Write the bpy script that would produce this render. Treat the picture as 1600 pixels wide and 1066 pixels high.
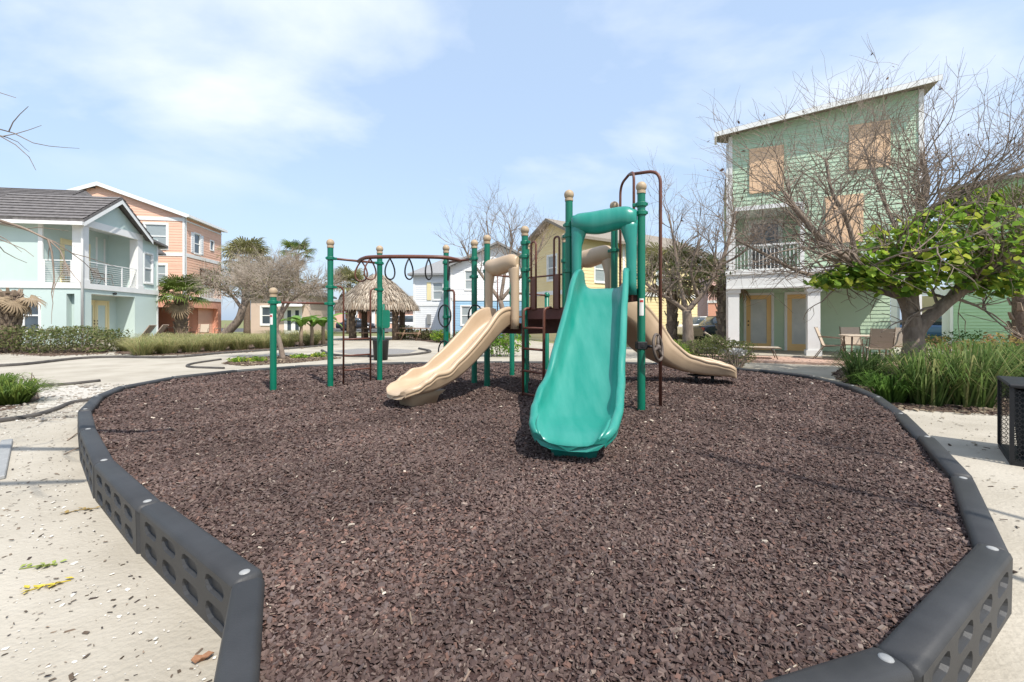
import bpy, math, random
import numpy as np
from mathutils import Vector, Matrix, Quaternion
for o in list(bpy.data.objects): bpy.data.objects.remove(o)
SC = bpy.context.scene
COL = SC.collection
PI = math.pi
# ------------------------------------------------------------------ camera, world, sun
F, HOR, CAMH = 690.0, 500.0, 1.25           # focal length in photo pixels, horizon row, eye height
cam = bpy.data.cameras.new('camera'); camo = bpy.data.objects.new('camera', cam); COL.objects.link(camo)
camo.location = (0, 0, CAMH); camo.rotation_euler = (PI/2, 0, 0)
cam.sensor_width = 36; cam.lens = F/1600*36; cam.shift_y = (HOR-533.0)/1600
cam.clip_start = 0.05; cam.clip_end = 3000
SC.camera = camo
SUN = Vector((0.40, -0.58, 1.0)).normalized()
w = bpy.data.worlds.new('World'); SC.world = w; w.use_nodes = True
nt = w.node_tree; nt.nodes.clear()
def N(t, **k):
    n = nt.nodes.new(t)
    for a, b in k.items(): setattr(n, a, b)
    return n
def LK(a, b): nt.links.new(a, b)
sky = N('ShaderNodeTexSky', sky_type='NISHITA', sun_disc=False)
sky.sun_elevation = math.asin(SUN.z); sky.sun_rotation = math.atan2(SUN.x, SUN.y)
sky.air_density = 1.3; sky.dust_density = 2.0; sky.ozone_density = 1.6
tc = N('ShaderNodeTexCoord')
sep = N('ShaderNodeSeparateXYZ'); LK(tc.outputs['Generated'], sep.inputs[0])
den = N('ShaderNodeMath', operation='ADD'); LK(sep.outputs['Z'], den.inputs[0]); den.inputs[1].default_value = 0.22
mx = N('ShaderNodeMath', operation='MAXIMUM'); LK(den.outputs[0], mx.inputs[0]); mx.inputs[1].default_value = 0.05
dx = N('ShaderNodeMath', operation='DIVIDE'); LK(sep.outputs['X'], dx.inputs[0]); LK(mx.outputs[0], dx.inputs[1])
dy = N('ShaderNodeMath', operation='DIVIDE'); LK(sep.outputs['Y'], dy.inputs[0]); LK(mx.outputs[0], dy.inputs[1])
cmb = N('ShaderNodeCombineXYZ'); LK(dx.outputs[0], cmb.inputs[0]); LK(dy.outputs[0], cmb.inputs[1]); cmb.inputs[2].default_value = 0.0
mpg = N('ShaderNodeMapping'); LK(cmb.outputs[0], mpg.inputs['Vector']); mpg.inputs['Location'].default_value = (1.143, -4.794, 0.0); mpg.inputs['Scale'].default_value = (0.9, 1.1, 1)
cn = N('ShaderNodeTexNoise'); LK(mpg.outputs[0], cn.inputs['Vector'])
cn.inputs['Scale'].default_value = 1.15; cn.inputs['Detail'].default_value = 9; cn.inputs['Roughness'].default_value = 0.52; cn.inputs['Distortion'].default_value = 0.25
cr = N('ShaderNodeValToRGB'); LK(cn.outputs['Fac'], cr.inputs[0])
cr.color_ramp.elements[0].position = 0.465; cr.color_ramp.elements[0].color = (0, 0, 0, 1)
cr.color_ramp.elements[1].position = 0.70; cr.color_ramp.elements[1].color = (0.88, 0.88, 0.88, 1)
# thin veil of haze everywhere, clouds on top
veil = N('ShaderNodeMixRGB'); LK(sky.outputs[0], veil.inputs[1]); veil.inputs[0].default_value = 0.55
veil.inputs[2].default_value = (4.5, 5.8, 7.8, 1)
fd = N('ShaderNodeMapRange', interpolation_type='SMOOTHSTEP'); LK(sep.outputs['Z'], fd.inputs['Value']); fd.inputs['From Min'].default_value = 0.17; fd.inputs['From Max'].default_value = 0.36
cf = N('ShaderNodeMath', operation='MULTIPLY'); LK(cr.outputs[0], cf.inputs[0]); LK(fd.outputs[0], cf.inputs[1])
mixc = N('ShaderNodeMixRGB'); LK(cf.outputs[0], mixc.inputs[0]); LK(veil.outputs[0], mixc.inputs[1]); mixc.inputs[2].default_value = (6.7, 7.0, 7.6, 1)
bg = N('ShaderNodeBackground'); bg.inputs['Strength'].default_value = 0.12; LK(mixc.outputs[0], bg.inputs['Color'])
LK(bg.outputs[0], N('ShaderNodeOutputWorld').inputs[0])
sl = bpy.data.lights.new('sun', 'SUN'); sl.energy = 3.9; sl.angle = math.radians(0.55); sl.color = (1, 0.95, 0.87)
so = bpy.data.objects.new('sun', sl); COL.objects.link(so); so.rotation_euler = SUN.to_track_quat('Z', 'Y').to_euler()
so.location = (5, -4, 30)
vs = SC.view_settings; vs.view_transform = 'Standard'; vs.look = 'None'; vs.exposure = 0.50; vs.gamma = 1.0; vs.use_curve_mapping = False

# ------------------------------------------------------------------ helpers
def PX(px, py, z):                       # a photo pixel at a known depth
    return Vector(((px-800)/F*z, z, CAMH-(py-HOR)/F*z))
def GP(px, py, zg=0.0):                  # a photo pixel on level ground
    z = F*(CAMH-zg)/(py-HOR); return Vector(((px-800)/F*z, z, zg))
MULCH = 0.20

def mat(name, c1, c2=None, scale=6.0, rough=0.7, bump=0.0, bscale=None, spec=0.3, metal=0.0, detail=5, attr=False, transl=0.0, stretch=None, coat=0.0, c3=None):
    m = bpy.data.materials.new(name); m.use_nodes = True
    t = m.node_tree; p = t.nodes['Principled BSDF']
    p.inputs['Roughness'].default_value = rough; p.inputs['Metallic'].default_value = metal
    p.inputs['Specular IOR Level'].default_value = spec; p.inputs['Coat Weight'].default_value = coat
    c2 = c2 or tuple(x*0.8 for x in c1)
    tcn = t.nodes.new('ShaderNodeTexCoord'); mp = t.nodes.new('ShaderNodeMapping')
    t.links.new(tcn.outputs['Object'], mp.inputs[0])
    if stretch: mp.inputs['Scale'].default_value = stretch
    n = t.nodes.new('ShaderNodeTexNoise'); n.inputs['Scale'].default_value = scale; n.inputs['Detail'].default_value = detail; n.inputs['Roughness'].default_value = 0.6
    t.links.new(mp.outputs[0], n.inputs['Vector'])
    r = t.nodes.new('ShaderNodeValToRGB'); t.links.new(n.outputs['Fac'], r.inputs[0])
    r.color_ramp.elements[0].position = 0.32; r.color_ramp.elements[1].position = 0.68
    r.color_ramp.elements[0].color = (*c2, 1); r.color_ramp.elements[1].color = (*c1, 1)
    if c3:
        e = r.color_ramp.elements.new(0.78); e.color = (*c3, 1)
    out = r.outputs[0]
    if attr:
        a = t.nodes.new('ShaderNodeAttribute'); a.attribute_name = 'Col'
        mm = t.nodes.new('ShaderNodeMixRGB'); mm.blend_type = 'MULTIPLY'; mm.inputs[0].default_value = 1
        t.links.new(out, mm.inputs[1]); t.links.new(a.outputs['Color'], mm.inputs[2]); out = mm.outputs[0]
    t.links.new(out, p.inputs['Base Color'])
    if bump:
        bn = t.nodes.new('ShaderNodeTexNoise'); bn.inputs['Scale'].default_value = bscale or scale*4; bn.inputs['Detail'].default_value = 4
        t.links.new(mp.outputs[0], bn.inputs['Vector'])
        b = t.nodes.new('ShaderNodeBump'); b.inputs['Strength'].default_value = bump; b.inputs['Distance'].default_value = 0.02
        t.links.new(bn.outputs['Fac'], b.inputs['Height']); t.links.new(b.outputs[0], p.inputs['Normal'])
    if transl:
        tr = t.nodes.new('ShaderNodeBsdfTranslucent'); t.links.new(out, tr.inputs['Color'])
        ms = t.nodes.new('ShaderNodeMixShader'); ms.inputs[0].default_value = transl
        t.links.new(p.outputs[0], ms.inputs[1]); t.links.new(tr.outputs[0], ms.inputs[2])
        t.links.new(ms.outputs[0], t.nodes['Material Output'].inputs['Surface'])
    return m

class MB:
    """collects shapes and links them as ONE mesh object"""
    def __init__(s): s.v = []; s.f = []; s.sm = []
    def add(s, vs, fs, smooth=False):
        o = len(s.v); s.v.extend(tuple(x) for x in vs)
        s.f.extend(tuple(i+o for i in f) for f in fs); s.sm.extend([smooth]*len(fs)); return s
    def box(s, x0, x1, y0, y1, z0, z1, M=None):
        vs = [Vector((x, y, z)) for z in (z0, z1) for y in (y0, y1) for x in (x0, x1)]
        if M: vs = [M @ v for v in vs]
        return s.add(vs, [(0, 2, 3, 1), (4, 5, 7, 6), (0, 1, 5, 4), (2, 6, 7, 3), (0, 4, 6, 2), (1, 3, 7, 5)])
    def bbox(s, x0, x1, y0, y1, z0, z1, b=0.01, M=None):   # box with chamfered edges
        vs = []; idx = {}
        for ix, x in enumerate((x0, x1)):
            for iy, y in enumerate((y0, y1)):
                for iz, z in enumerate((z0, z1)):
                    sx, sy, sz = (1-2*ix)*b, (1-2*iy)*b, (1-2*iz)*b
                    for k, p in enumerate(((x, y+sy, z+sz), (x+sx, y, z+sz), (x+sx, y+sy, z))):
                        idx[ix, iy, iz, k] = len(vs); vs.append(Vector(p))
        if M: vs = [M @ v for v in vs]
        I = idx; fs = []
        for a in (0, 1):
            q = [I[a, 0, 0, 0], I[a, 1, 0, 0], I[a, 1, 1, 0], I[a, 0, 1, 0]]; fs.append(q if a else q[::-1])
            q = [I[0, a, 0, 1], I[0, a, 1, 1], I[1, a, 1, 1], I[1, a, 0, 1]]; fs.append(q if a else q[::-1])
            q = [I[0, 0, a, 2], I[1, 0, a, 2], I[1, 1, a, 2], I[0, 1, a, 2]]; fs.append(q if a else q[::-1])
            for c in (0, 1):
                fs.append([I[a, c, 0, 0], I[a, c, 1, 0], I[a, c, 1, 1], I[a, c, 0, 1]])
                fs.append([I[a, 0, c, 0], I[a, 1, c, 0], I[a, 1, c, 2], I[a, 0, c, 2]])
                fs.append([I[0, a, c, 1], I[1, a, c, 1], I[1, a, c, 2], I[0, a, c, 2]])
                for d in (0, 1): fs.append([I[a, c, d, 0], I[a, c, d, 1], I[a, c, d, 2]])
        return s.add(vs, fs)
    def tube(s, pts, r, n=8, caps=True, closed=False):
        pts = [Vector(p) for p in pts]; m = len(pts)
        rr = r if isinstance(r, (list, tuple)) else [r]*m
        vs = []; u = None
        for i, p in enumerate(pts):
            if closed: t = pts[(i+1) % m]-pts[i-1]
            else: t = pts[min(i+1, m-1)]-pts[max(i-1, 0)]
            t = t.normalized() if t.length > 1e-9 else Vector((0, 0, 1))
            if u is None:
                u = t.orthogonal().normalized()
            else:
                u = u-t*u.dot(t); u = u.normalized() if u.length > 1e-6 else t.orthogonal().normalized()
            b = t.cross(u)
            for k in range(n):
                a = 2*PI*k/n; vs.append(p+(u*math.cos(a)+b*math.sin(a))*rr[i])
        fs = []
        for i in range(m if closed else m-1):
            j = (i+1) % m
            for k in range(n): fs.append((i*n+k, i*n+(k+1) % n, j*n+(k+1) % n, j*n+k))
        s.add(vs, fs, True)
        if caps and not closed:
            o = len(s.v)-len(vs)
            s.f.append(tuple(o+k for k in range(n))[::-1]); s.f.append(tuple(o+(m-1)*n+k for k in range(n))); s.sm += [False, False]
        return s
    def lathe(s, prof, n=16, c=(0, 0, 0), smooth=True):
        vs = []; c = Vector(c)
        for r, z in prof:
            for k in range(n): vs.append(c+Vector((r*math.cos(2*PI*k/n), r*math.sin(2*PI*k/n), z)))
        fs = [(i*n+k, i*n+(k+1) % n, (i+1)*n+(k+1) % n, (i+1)*n+k) for i in range(len(prof)-1) for k in range(n)]
        s.add(vs, fs, smooth)
        return s
    def sphere(s, c, r, n=14, m=9):
        return s.lathe([(max(r*math.sin(PI*i/m), 1e-4), -r*math.cos(PI*i/m)) for i in range(m+1)], n, c)
    def quad(s, a, b, c, d, smooth=False): return s.add([a, b, c, d], [(0, 1, 2, 3)], smooth)
    def poly(s, pts): return s.add(pts, [tuple(range(len(pts)))])
    def prism(s, pts, ext):                 # a flat outline pushed along a vector
        n = len(pts); e = Vector(ext); a = [Vector(p) for p in pts]
        return s.add(a+[p+e for p in a], [tuple(range(n))[::-1], tuple(range(n, 2*n))]+[(i, (i+1) % n, n+(i+1) % n, n+i) for i in range(n)])
    def loft(s, rings, closed=True, caps=True, smooth=True):
        n = len(rings[0]); vs = [p for r in rings for p in r]
        e = n if closed else n-1
        fs = [(i*n+k, i*n+(k+1) % n, (i+1)*n+(k+1) % n, (i+1)*n+k) for i in range(len(rings)-1) for k in range(e)]
        s.add(vs, fs, smooth)
        if caps:
            o = len(s.v)-len(vs)
            s.f.append(tuple(o+k for k in range(n))[::-1]); s.f.append(tuple(o+(len(rings)-1)*n+k for k in range(n))); s.sm += [False, False]
        return s
    def build(s, name, m, parent=None, recalc=False):
        me = bpy.data.meshes.new(name); me.from_pydata(s.v, [], s.f)
        me.polygons.foreach_set('use_smooth', s.sm)
        if recalc:
            import bmesh
            bm = bmesh.new(); bm.from_mesh(me); bmesh.ops.recalc_face_normals(bm, faces=bm.faces); bm.to_mesh(me); bm.free()
        me.materials.append(m); me.update()
        o = bpy.data.objects.new(name, me); COL.objects.link(o)
        if parent: o.parent = parent
        return o

def np_mesh(name, V, Fc, m, parent=None, colors=None, smooth=False):
    """V (n,3), Fc (k,c) all faces with c corners; colours one per vertex"""
    V = np.asarray(V, np.float32); Fc = np.asarray(Fc, np.int32)
    me = bpy.data.meshes.new(name)
    k, c = Fc.shape
    me.vertices.add(len(V)); me.vertices.foreach_set('co', V.ravel())
    me.loops.add(k*c); me.loops.foreach_set('vertex_index', Fc.ravel())
    me.polygons.add(k); me.polygons.foreach_set('loop_start', np.arange(0, k*c, c, dtype=np.int32))
    try: me.polygons.foreach_set('loop_total', np.full(k, c, np.int32))
    except Exception: pass
    me.polygons.foreach_set('use_smooth', np.full(k, smooth, bool))
    if colors is not None:
        a = me.color_attributes.new('Col', 'FLOAT_COLOR', 'POINT')
        a.data.foreach_set('color', np.concatenate([np.asarray(colors, np.float32), np.ones((len(V), 1), np.float32)], 1).ravel())
    me.materials.append(m); me.update(calc_edges=True); me.validate()
    o = bpy.data.objects.new(name, me); COL.objects.link(o)
    if parent: o.parent = parent
    return o

def tag(o, label=None, cat=None, group=None, kind=None):
    if label: o['label'] = label
    if cat: o['category'] = cat
    if group: o['group'] = group
    if kind: o['kind'] = kind
    return o
def thing(name, label, cat, loc=(0, 0, 0), rz=0.0, group=None):
    o = bpy.data.objects.new(name, None); COL.objects.link(o); o.empty_display_size = 0.2
    o.location = loc; o.rotation_euler = (0, 0, rz)
    return tag(o, label, cat, group)
def dup(root, loc, rz=0.0, sc=1.0, label=None):
    r = root.copy(); COL.objects.link(r); r.location = loc; r.rotation_euler = (0, 0, rz)
    r.scale = (sc, sc, sc) if not isinstance(sc, (tuple, list)) else sc
    if label: r['label'] = label
    for ch in list(root.children):
        c = ch.copy(); COL.objects.link(c); c.parent = r
        for g in list(ch.children):
            d = g.copy(); COL.objects.link(d); d.parent = c
    return r
def arc(c, r, a0, a1, n, ax='xz'):
    out = []
    for i in range(n+1):
        a = a0+(a1-a0)*i/n; p = [c[0], c[1], c[2]]
        i0 = 'xyz'.index(ax[0]); i1 = 'xyz'.index(ax[1])
        p[i0] += r*math.cos(a); p[i1] += r*math.sin(a); out.append(tuple(p))
    return out
def fillet(pts, r, n=4):
    """round the inner corners of a polyline"""
    pts = [Vector(p) for p in pts]; out = [pts[0]]
    for i in range(1, len(pts)-1):
        a, b, c = pts[i-1], pts[i], pts[i+1]
        d1 = (a-b); d2 = (c-b); rr = min(r, d1.length*0.49, d2.length*0.49)
        p0 = b+d1.normalized()*rr; p1 = b+d2.normalized()*rr
        for k in range(n+1):
            t = k/n; out.append(p0*(1-t)**2+b*2*t*(1-t)+p1*t*t)
    out.append(pts[-1]); return out
def spline(pts, n=8):
    """Catmull-Rom through the points"""
    P = [Vector(p) for p in pts]; P = [P[0]*2-P[1]]+P+[P[-1]*2-P[-2]]; out = []
    for i in range(1, len(P)-2):
        for k in range(n):
            t = k/n; a, b, c, d = P[i-1:i+3]
            out.append(0.5*((2*b)+(c-a)*t+(2*a-5*b+4*c-d)*t*t+(3*b-a-3*c+d)*t**3))
    out.append(P[-2]); return out

# ------------------------------------------------------------------ materials
M = {}
M['concrete'] = mat('pale_concrete', (0.465, 0.424, 0.355), (0.335, 0.300, 0.243), 0.9, 0.9, 0.4, 45, 0.1, detail=12)
M['shell'] = mat('shell_gravel', (0.62, 0.58, 0.52), (0.40, 0.37, 0.32), 30, 0.95, 0.8, 60, 0.1, detail=6)
M['soil'] = mat('bed_mulch', (0.16, 0.115, 0.09), (0.085, 0.058, 0.045), 20, 0.95, 0.8, 40, 0.05)
M['lawn'] = mat('far_ground', (0.16, 0.19, 0.07), (0.24, 0.22, 0.13), 0.5, 0.95, 0.4, 20, 0.05)
M['asphalt'] = mat('asphalt', (0.12, 0.12, 0.12), (0.09, 0.09, 0.09), 3, 0.95, 0.2, 60, 0.1)
M['mulchbase'] = mat('mulch_ground', (0.085, 0.055, 0.05), (0.035, 0.022, 0.02), 38, 0.95, 1.0, 55, 0.05)
M['chip'] = mat('bark_chip', (1, 1, 1), (0.75, 0.75, 0.75), 60, 0.85, 0, attr=True, spec=0.15)
M['litter'] = mat('dry_litter', (1, 1, 1), (0.8, 0.8, 0.8), 40, 0.9, 0, attr=True, spec=0.1)
M['blackplastic'] = mat('grey_black_plastic', (0.044, 0.044, 0.045), (0.026, 0.026, 0.027), 3, 0.54, 0.08, 160, 0.4)
M['capplastic'] = mat('stake_cap', (0.33, 0.33, 0.32), (0.26, 0.26, 0.255), 20, 0.5)
M['edging'] = mat('edging_plastic', (0.05, 0.045, 0.042), (0.10, 0.09, 0.08), 4, 0.7)
M['green'] = mat('green_powder_coat', (0.0, 0.150, 0.088), (0.0, 0.120, 0.070), 3, 0.38, 0.02, 120, 0.5)
M['teal'] = mat('teal_plastic', (0.006, 0.200, 0.152), (0.040, 0.255, 0.205), 1.6, 0.30, 0.03, 90, 0.5, detail=9, stretch=(5, 0.9, 0.9))
M['tan'] = mat('tan_plastic', (0.50, 0.37, 0.245), (0.435, 0.315, 0.205), 1.6, 0.4, 0.03, 90, 0.45, detail=9, stretch=(2.5, 1, 1))
M['ball'] = mat('tan_ball', (0.46, 0.35, 0.23), (0.33, 0.25, 0.165), 9, 0.5, 0.05, 60)
M['brown'] = mat('brown_powder_coat', (0.150, 0.056, 0.036), (0.105, 0.040, 0.027), 5, 0.42, 0.03, 120, 0.4)
M['deck'] = mat('brown_deck_coating', (0.115, 0.042, 0.034), (0.08, 0.03, 0.025), 8, 0.6, 0.1, 90)
M['dark'] = mat('black_metal', (0.022, 0.022, 0.024), (0.015, 0.015, 0.016), 6, 0.5)
M['wheelgrey'] = mat('worn_wheel_plastic', (0.15, 0.12, 0.10), (0.09, 0.07, 0.06), 9, 0.5)
M['sticker'] = mat('white_sticker', (0.75, 0.74, 0.70), (0.66, 0.65, 0.62), 10, 0.5)
M['red'] = mat('red_print', (0.5, 0.05, 0.04), None, 10, 0.5)
M['white'] = mat('white_trim_paint', (0.80, 0.80, 0.78), (0.74, 0.74, 0.72), 2, 0.55, 0.03, 60)
M['aqua'] = mat('aqua_stucco', (0.54, 0.645, 0.61), (0.51, 0.615, 0.58), 1.2, 0.85, 0.25, 70)
M['orange'] = mat('peach_siding', (0.80, 0.50, 0.37), (0.74, 0.45, 0.33), 1.0, 0.75, 0.05, 40)
M['salmon'] = mat('salmon_stucco', (0.72, 0.36, 0.25), (0.66, 0.33, 0.23), 1.0, 0.85, 0.15, 60)
M['gsiding'] = mat('mint_green_siding', (0.49, 0.62, 0.46), (0.44, 0.575, 0.415), 1.0, 0.7, 0.05, 40)
M['gsiding2'] = mat('leaf_green_siding', (0.43, 0.60, 0.40), (0.39, 0.56, 0.365), 1.0, 0.7, 0.05, 40)
M['yellow'] = mat('yellow_siding', (0.80, 0.655, 0.37), (0.75, 0.61, 0.34), 1.0, 0.75, 0.05, 40)
M['wsiding'] = mat('white_siding', (0.79, 0.80, 0.81), (0.74, 0.75, 0.76), 1.0, 0.7, 0.05, 40)
M['bsiding'] = mat('blue_siding', (0.33, 0.52, 0.68), (0.30, 0.48, 0.63), 1.0, 0.7, 0.05, 40)
M['pink'] = mat('pink_siding', (0.72, 0.46, 0.40), (0.66, 0.42, 0.36), 1.0, 0.75, 0.05, 40)
M['beige'] = mat('beige_stucco', (0.60, 0.47, 0.38), (0.55, 0.43, 0.34), 1.0, 0.8, 0.1, 40)
M['ply'] = mat('plywood', (0.82, 0.58, 0.38), (0.70, 0.45, 0.27), 3, 0.75, 0.05, 40, stretch=(1, 1, 7), detail=8)
M['doory'] = mat('pale_yellow_door', (0.80, 0.69, 0.40), (0.76, 0.65, 0.37), 2, 0.5)
M['frost'] = mat('frosted_door_glass', (0.60, 0.62, 0.60), (0.50, 0.53, 0.52), 3, 0.2, spec=0.6)
M['dooro'] = mat('honey_door', (0.84, 0.58, 0.27), (0.79, 0.53, 0.24), 2, 0.5)
M['glass'] = mat('window_glass', (0.085, 0.11, 0.13), (0.05, 0.065, 0.08), 1.5, 0.06, spec=0.8)
M['blind'] = mat('blinds_behind_glass', (0.36, 0.40, 0.40), (0.27, 0.31, 0.32), 60, 0.15, spec=0.7, stretch=(0.02, 0.02, 1))
M['rooft'] = mat('grey_brown_tile', (0.20, 0.185, 0.18), (0.115, 0.105, 0.103), 5, 0.85, 0.3, 30)
M['roofg'] = mat('grey_shingle', (0.30, 0.30, 0.30), (0.22, 0.22, 0.22), 12, 0.9, 0.3, 50)
M['roofb'] = mat('weathered_shingle', (0.30, 0.26, 0.21), (0.21, 0.18, 0.15), 12, 0.9, 0.3, 50)
M['paver'] = mat('brick_paver', (0.52, 0.36, 0.28), (0.42, 0.28, 0.22), 6, 0.9, 0.2, 40)
M['bark'] = mat('grey_brown_bark', (0.27, 0.212, 0.168), (0.16, 0.122, 0.095), 14, 0.9, 0.6, 50, stretch=(1, 1, 0.35))
M['twig'] = mat('bare_twig', (0.30, 0.238, 0.19), (0.19, 0.147, 0.115), 3, 0.9, 0)
M['twigpale'] = mat('pale_twig', (0.46, 0.39, 0.32), (0.32, 0.265, 0.21), 3, 0.9, 0)
M['palmbark'] = mat('palm_trunk_fibre', (0.21, 0.155, 0.115), (0.10, 0.072, 0.054), 16, 0.95, 0.8, 40)
M['boot'] = mat('palm_boot', (0.33, 0.25, 0.18), (0.20, 0.15, 0.11), 9, 0.9, 0.3, 40)
M['leaf'] = mat('leaf', (1, 1, 1), (0.82, 0.82, 0.82), 5, 0.5, 0, attr=True, transl=0.48, spec=0.12)
M['drywood'] = mat('dry_pod', (0.10, 0.065, 0.045), (0.06, 0.04, 0.03), 8, 0.9)
M['thatch'] = mat('dry_palm_thatch', (1, 1, 1), (0.75, 0.75, 0.75), 8, 0.95, 0, attr=True)
M['thatchcore'] = mat('thatch_core', (0.25, 0.19, 0.13), (0.17, 0.125, 0.09), 10, 0.95)
M['sling'] = mat('tan_sling_fabric', (0.50, 0.42, 0.33), (0.45, 0.37, 0.29), 30, 0.9)
M['bronze'] = mat('bronze_frame', (0.20, 0.15, 0.11), (0.15, 0.11, 0.08), 8, 0.5)
M['wood'] = mat('weathered_wood', (0.33, 0.22, 0.15), (0.24, 0.15, 0.10), 6, 0.8, 0.2, 40, stretch=(1, 6, 6))
M['rubber'] = mat('tyre_rubber', (0.02, 0.02, 0.02), (0.03, 0.03, 0.03), 8, 0.8)
M['rim'] = mat('alloy_rim', (0.45, 0.45, 0.46), (0.35, 0.35, 0.36), 4, 0.3, metal=0.8)
M['carwhite'] = mat('white_car_paint', (0.75, 0.75, 0.75), (0.72, 0.72, 0.72), 1, 0.25, coat=0.6)
M['carnavy'] = mat('dark_car_paint', (0.03, 0.035, 0.05), (0.025, 0.03, 0.04), 1, 0.25, coat=0.6)
M['carblue'] = mat('blue_car_paint', (0.10, 0.21, 0.42), (0.09, 0.19, 0.38), 1, 0.25, coat=0.6)
M['lamp'] = mat('clear_lamp_lens', (0.6, 0.6, 0.6), None, 4, 0.15)
M['redlamp'] = mat('red_lamp_lens', (0.35, 0.02, 0.02), None, 4, 0.2)
M['gravelgrey'] = mat('grey_gravel_pad', (0.27, 0.26, 0.25), (0.21, 0.20, 0.19), 20, 0.95, 0.5, 60)
# ------------------------------------------------------------------ ground and paving
rng = np.random.default_rng(7); random.seed(11)
def sheet(name, pts, z, m, label=None):
    mb = MB(); mb.poly([(x, y, z) for x, y in pts]); o = mb.build(name, m); return tag(o, label, None, None, 'structure')
sheet('ground', [(-900, -60), (900, -60), (900, 1500), (-900, 1500)], 0.0, M['lawn'])
sheet('road', [(-60, 46), (60, 46), (60, 66), (-60, 66)], 0.005, M['asphalt'])
sheet('pavement', [(-30, -9), (22, -9), (22, 17), (16, 21), (9, 20), (3, 20.5), (-1, 34), (-14, 34), (-13, 27), (-15, 20), (-30, 18.5)], 0.006, M['concrete'])
def bed(name, px, z=0.012, m='soil'):
    return sheet(name, [tuple(GP(a, b).xy) for a, b in px], z, M[m])
bed('planting_bed', [(0, 552), (70, 557), (165, 553), (172, 545), (160, 537), (-200, 537), (-200, 552)])
bed('planting_bed', [(178, 553), (240, 556), (340, 553), (480, 543), (520, 538), (520, 530), (430, 531), (300, 533), (195, 540)])
bed('planting_bed', [(352, 569), (380, 572), (470, 566), (530, 560), (500, 556), (430, 558), (372, 562)])
bed('planting_bed', [(-60, 650), (25, 640), (62, 625), (58, 612), (0, 604), (-80, 606)])
bed('planting_bed', [(632, 530), (690, 537), (770, 540), (780, 530), (700, 524), (640, 524)])
bed('planting_bed', [(1035, 562), (1060, 568), (1140, 566), (1182, 560), (1170, 548), (1100, 545), (1040, 546)])
bed('planting_bed', [(1300, 585), (1335, 612), (1400, 640), (1480, 645), (1600, 650), (1900, 660), (1900, 560), (1600, 556), (1440, 556), (1330, 566)])
bed('gravel_patch', [(55, 640), (110, 634), (150, 625), (160, 606), (110, 603), (60, 608), (64, 622)], 0.010, 'shell')
bed('gravel_pad', [(520, 549), (545, 553.5), (600, 555), (640, 552), (652, 548), (620, 545.5), (560, 545)], 0.010, 'gravelgrey')

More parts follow.
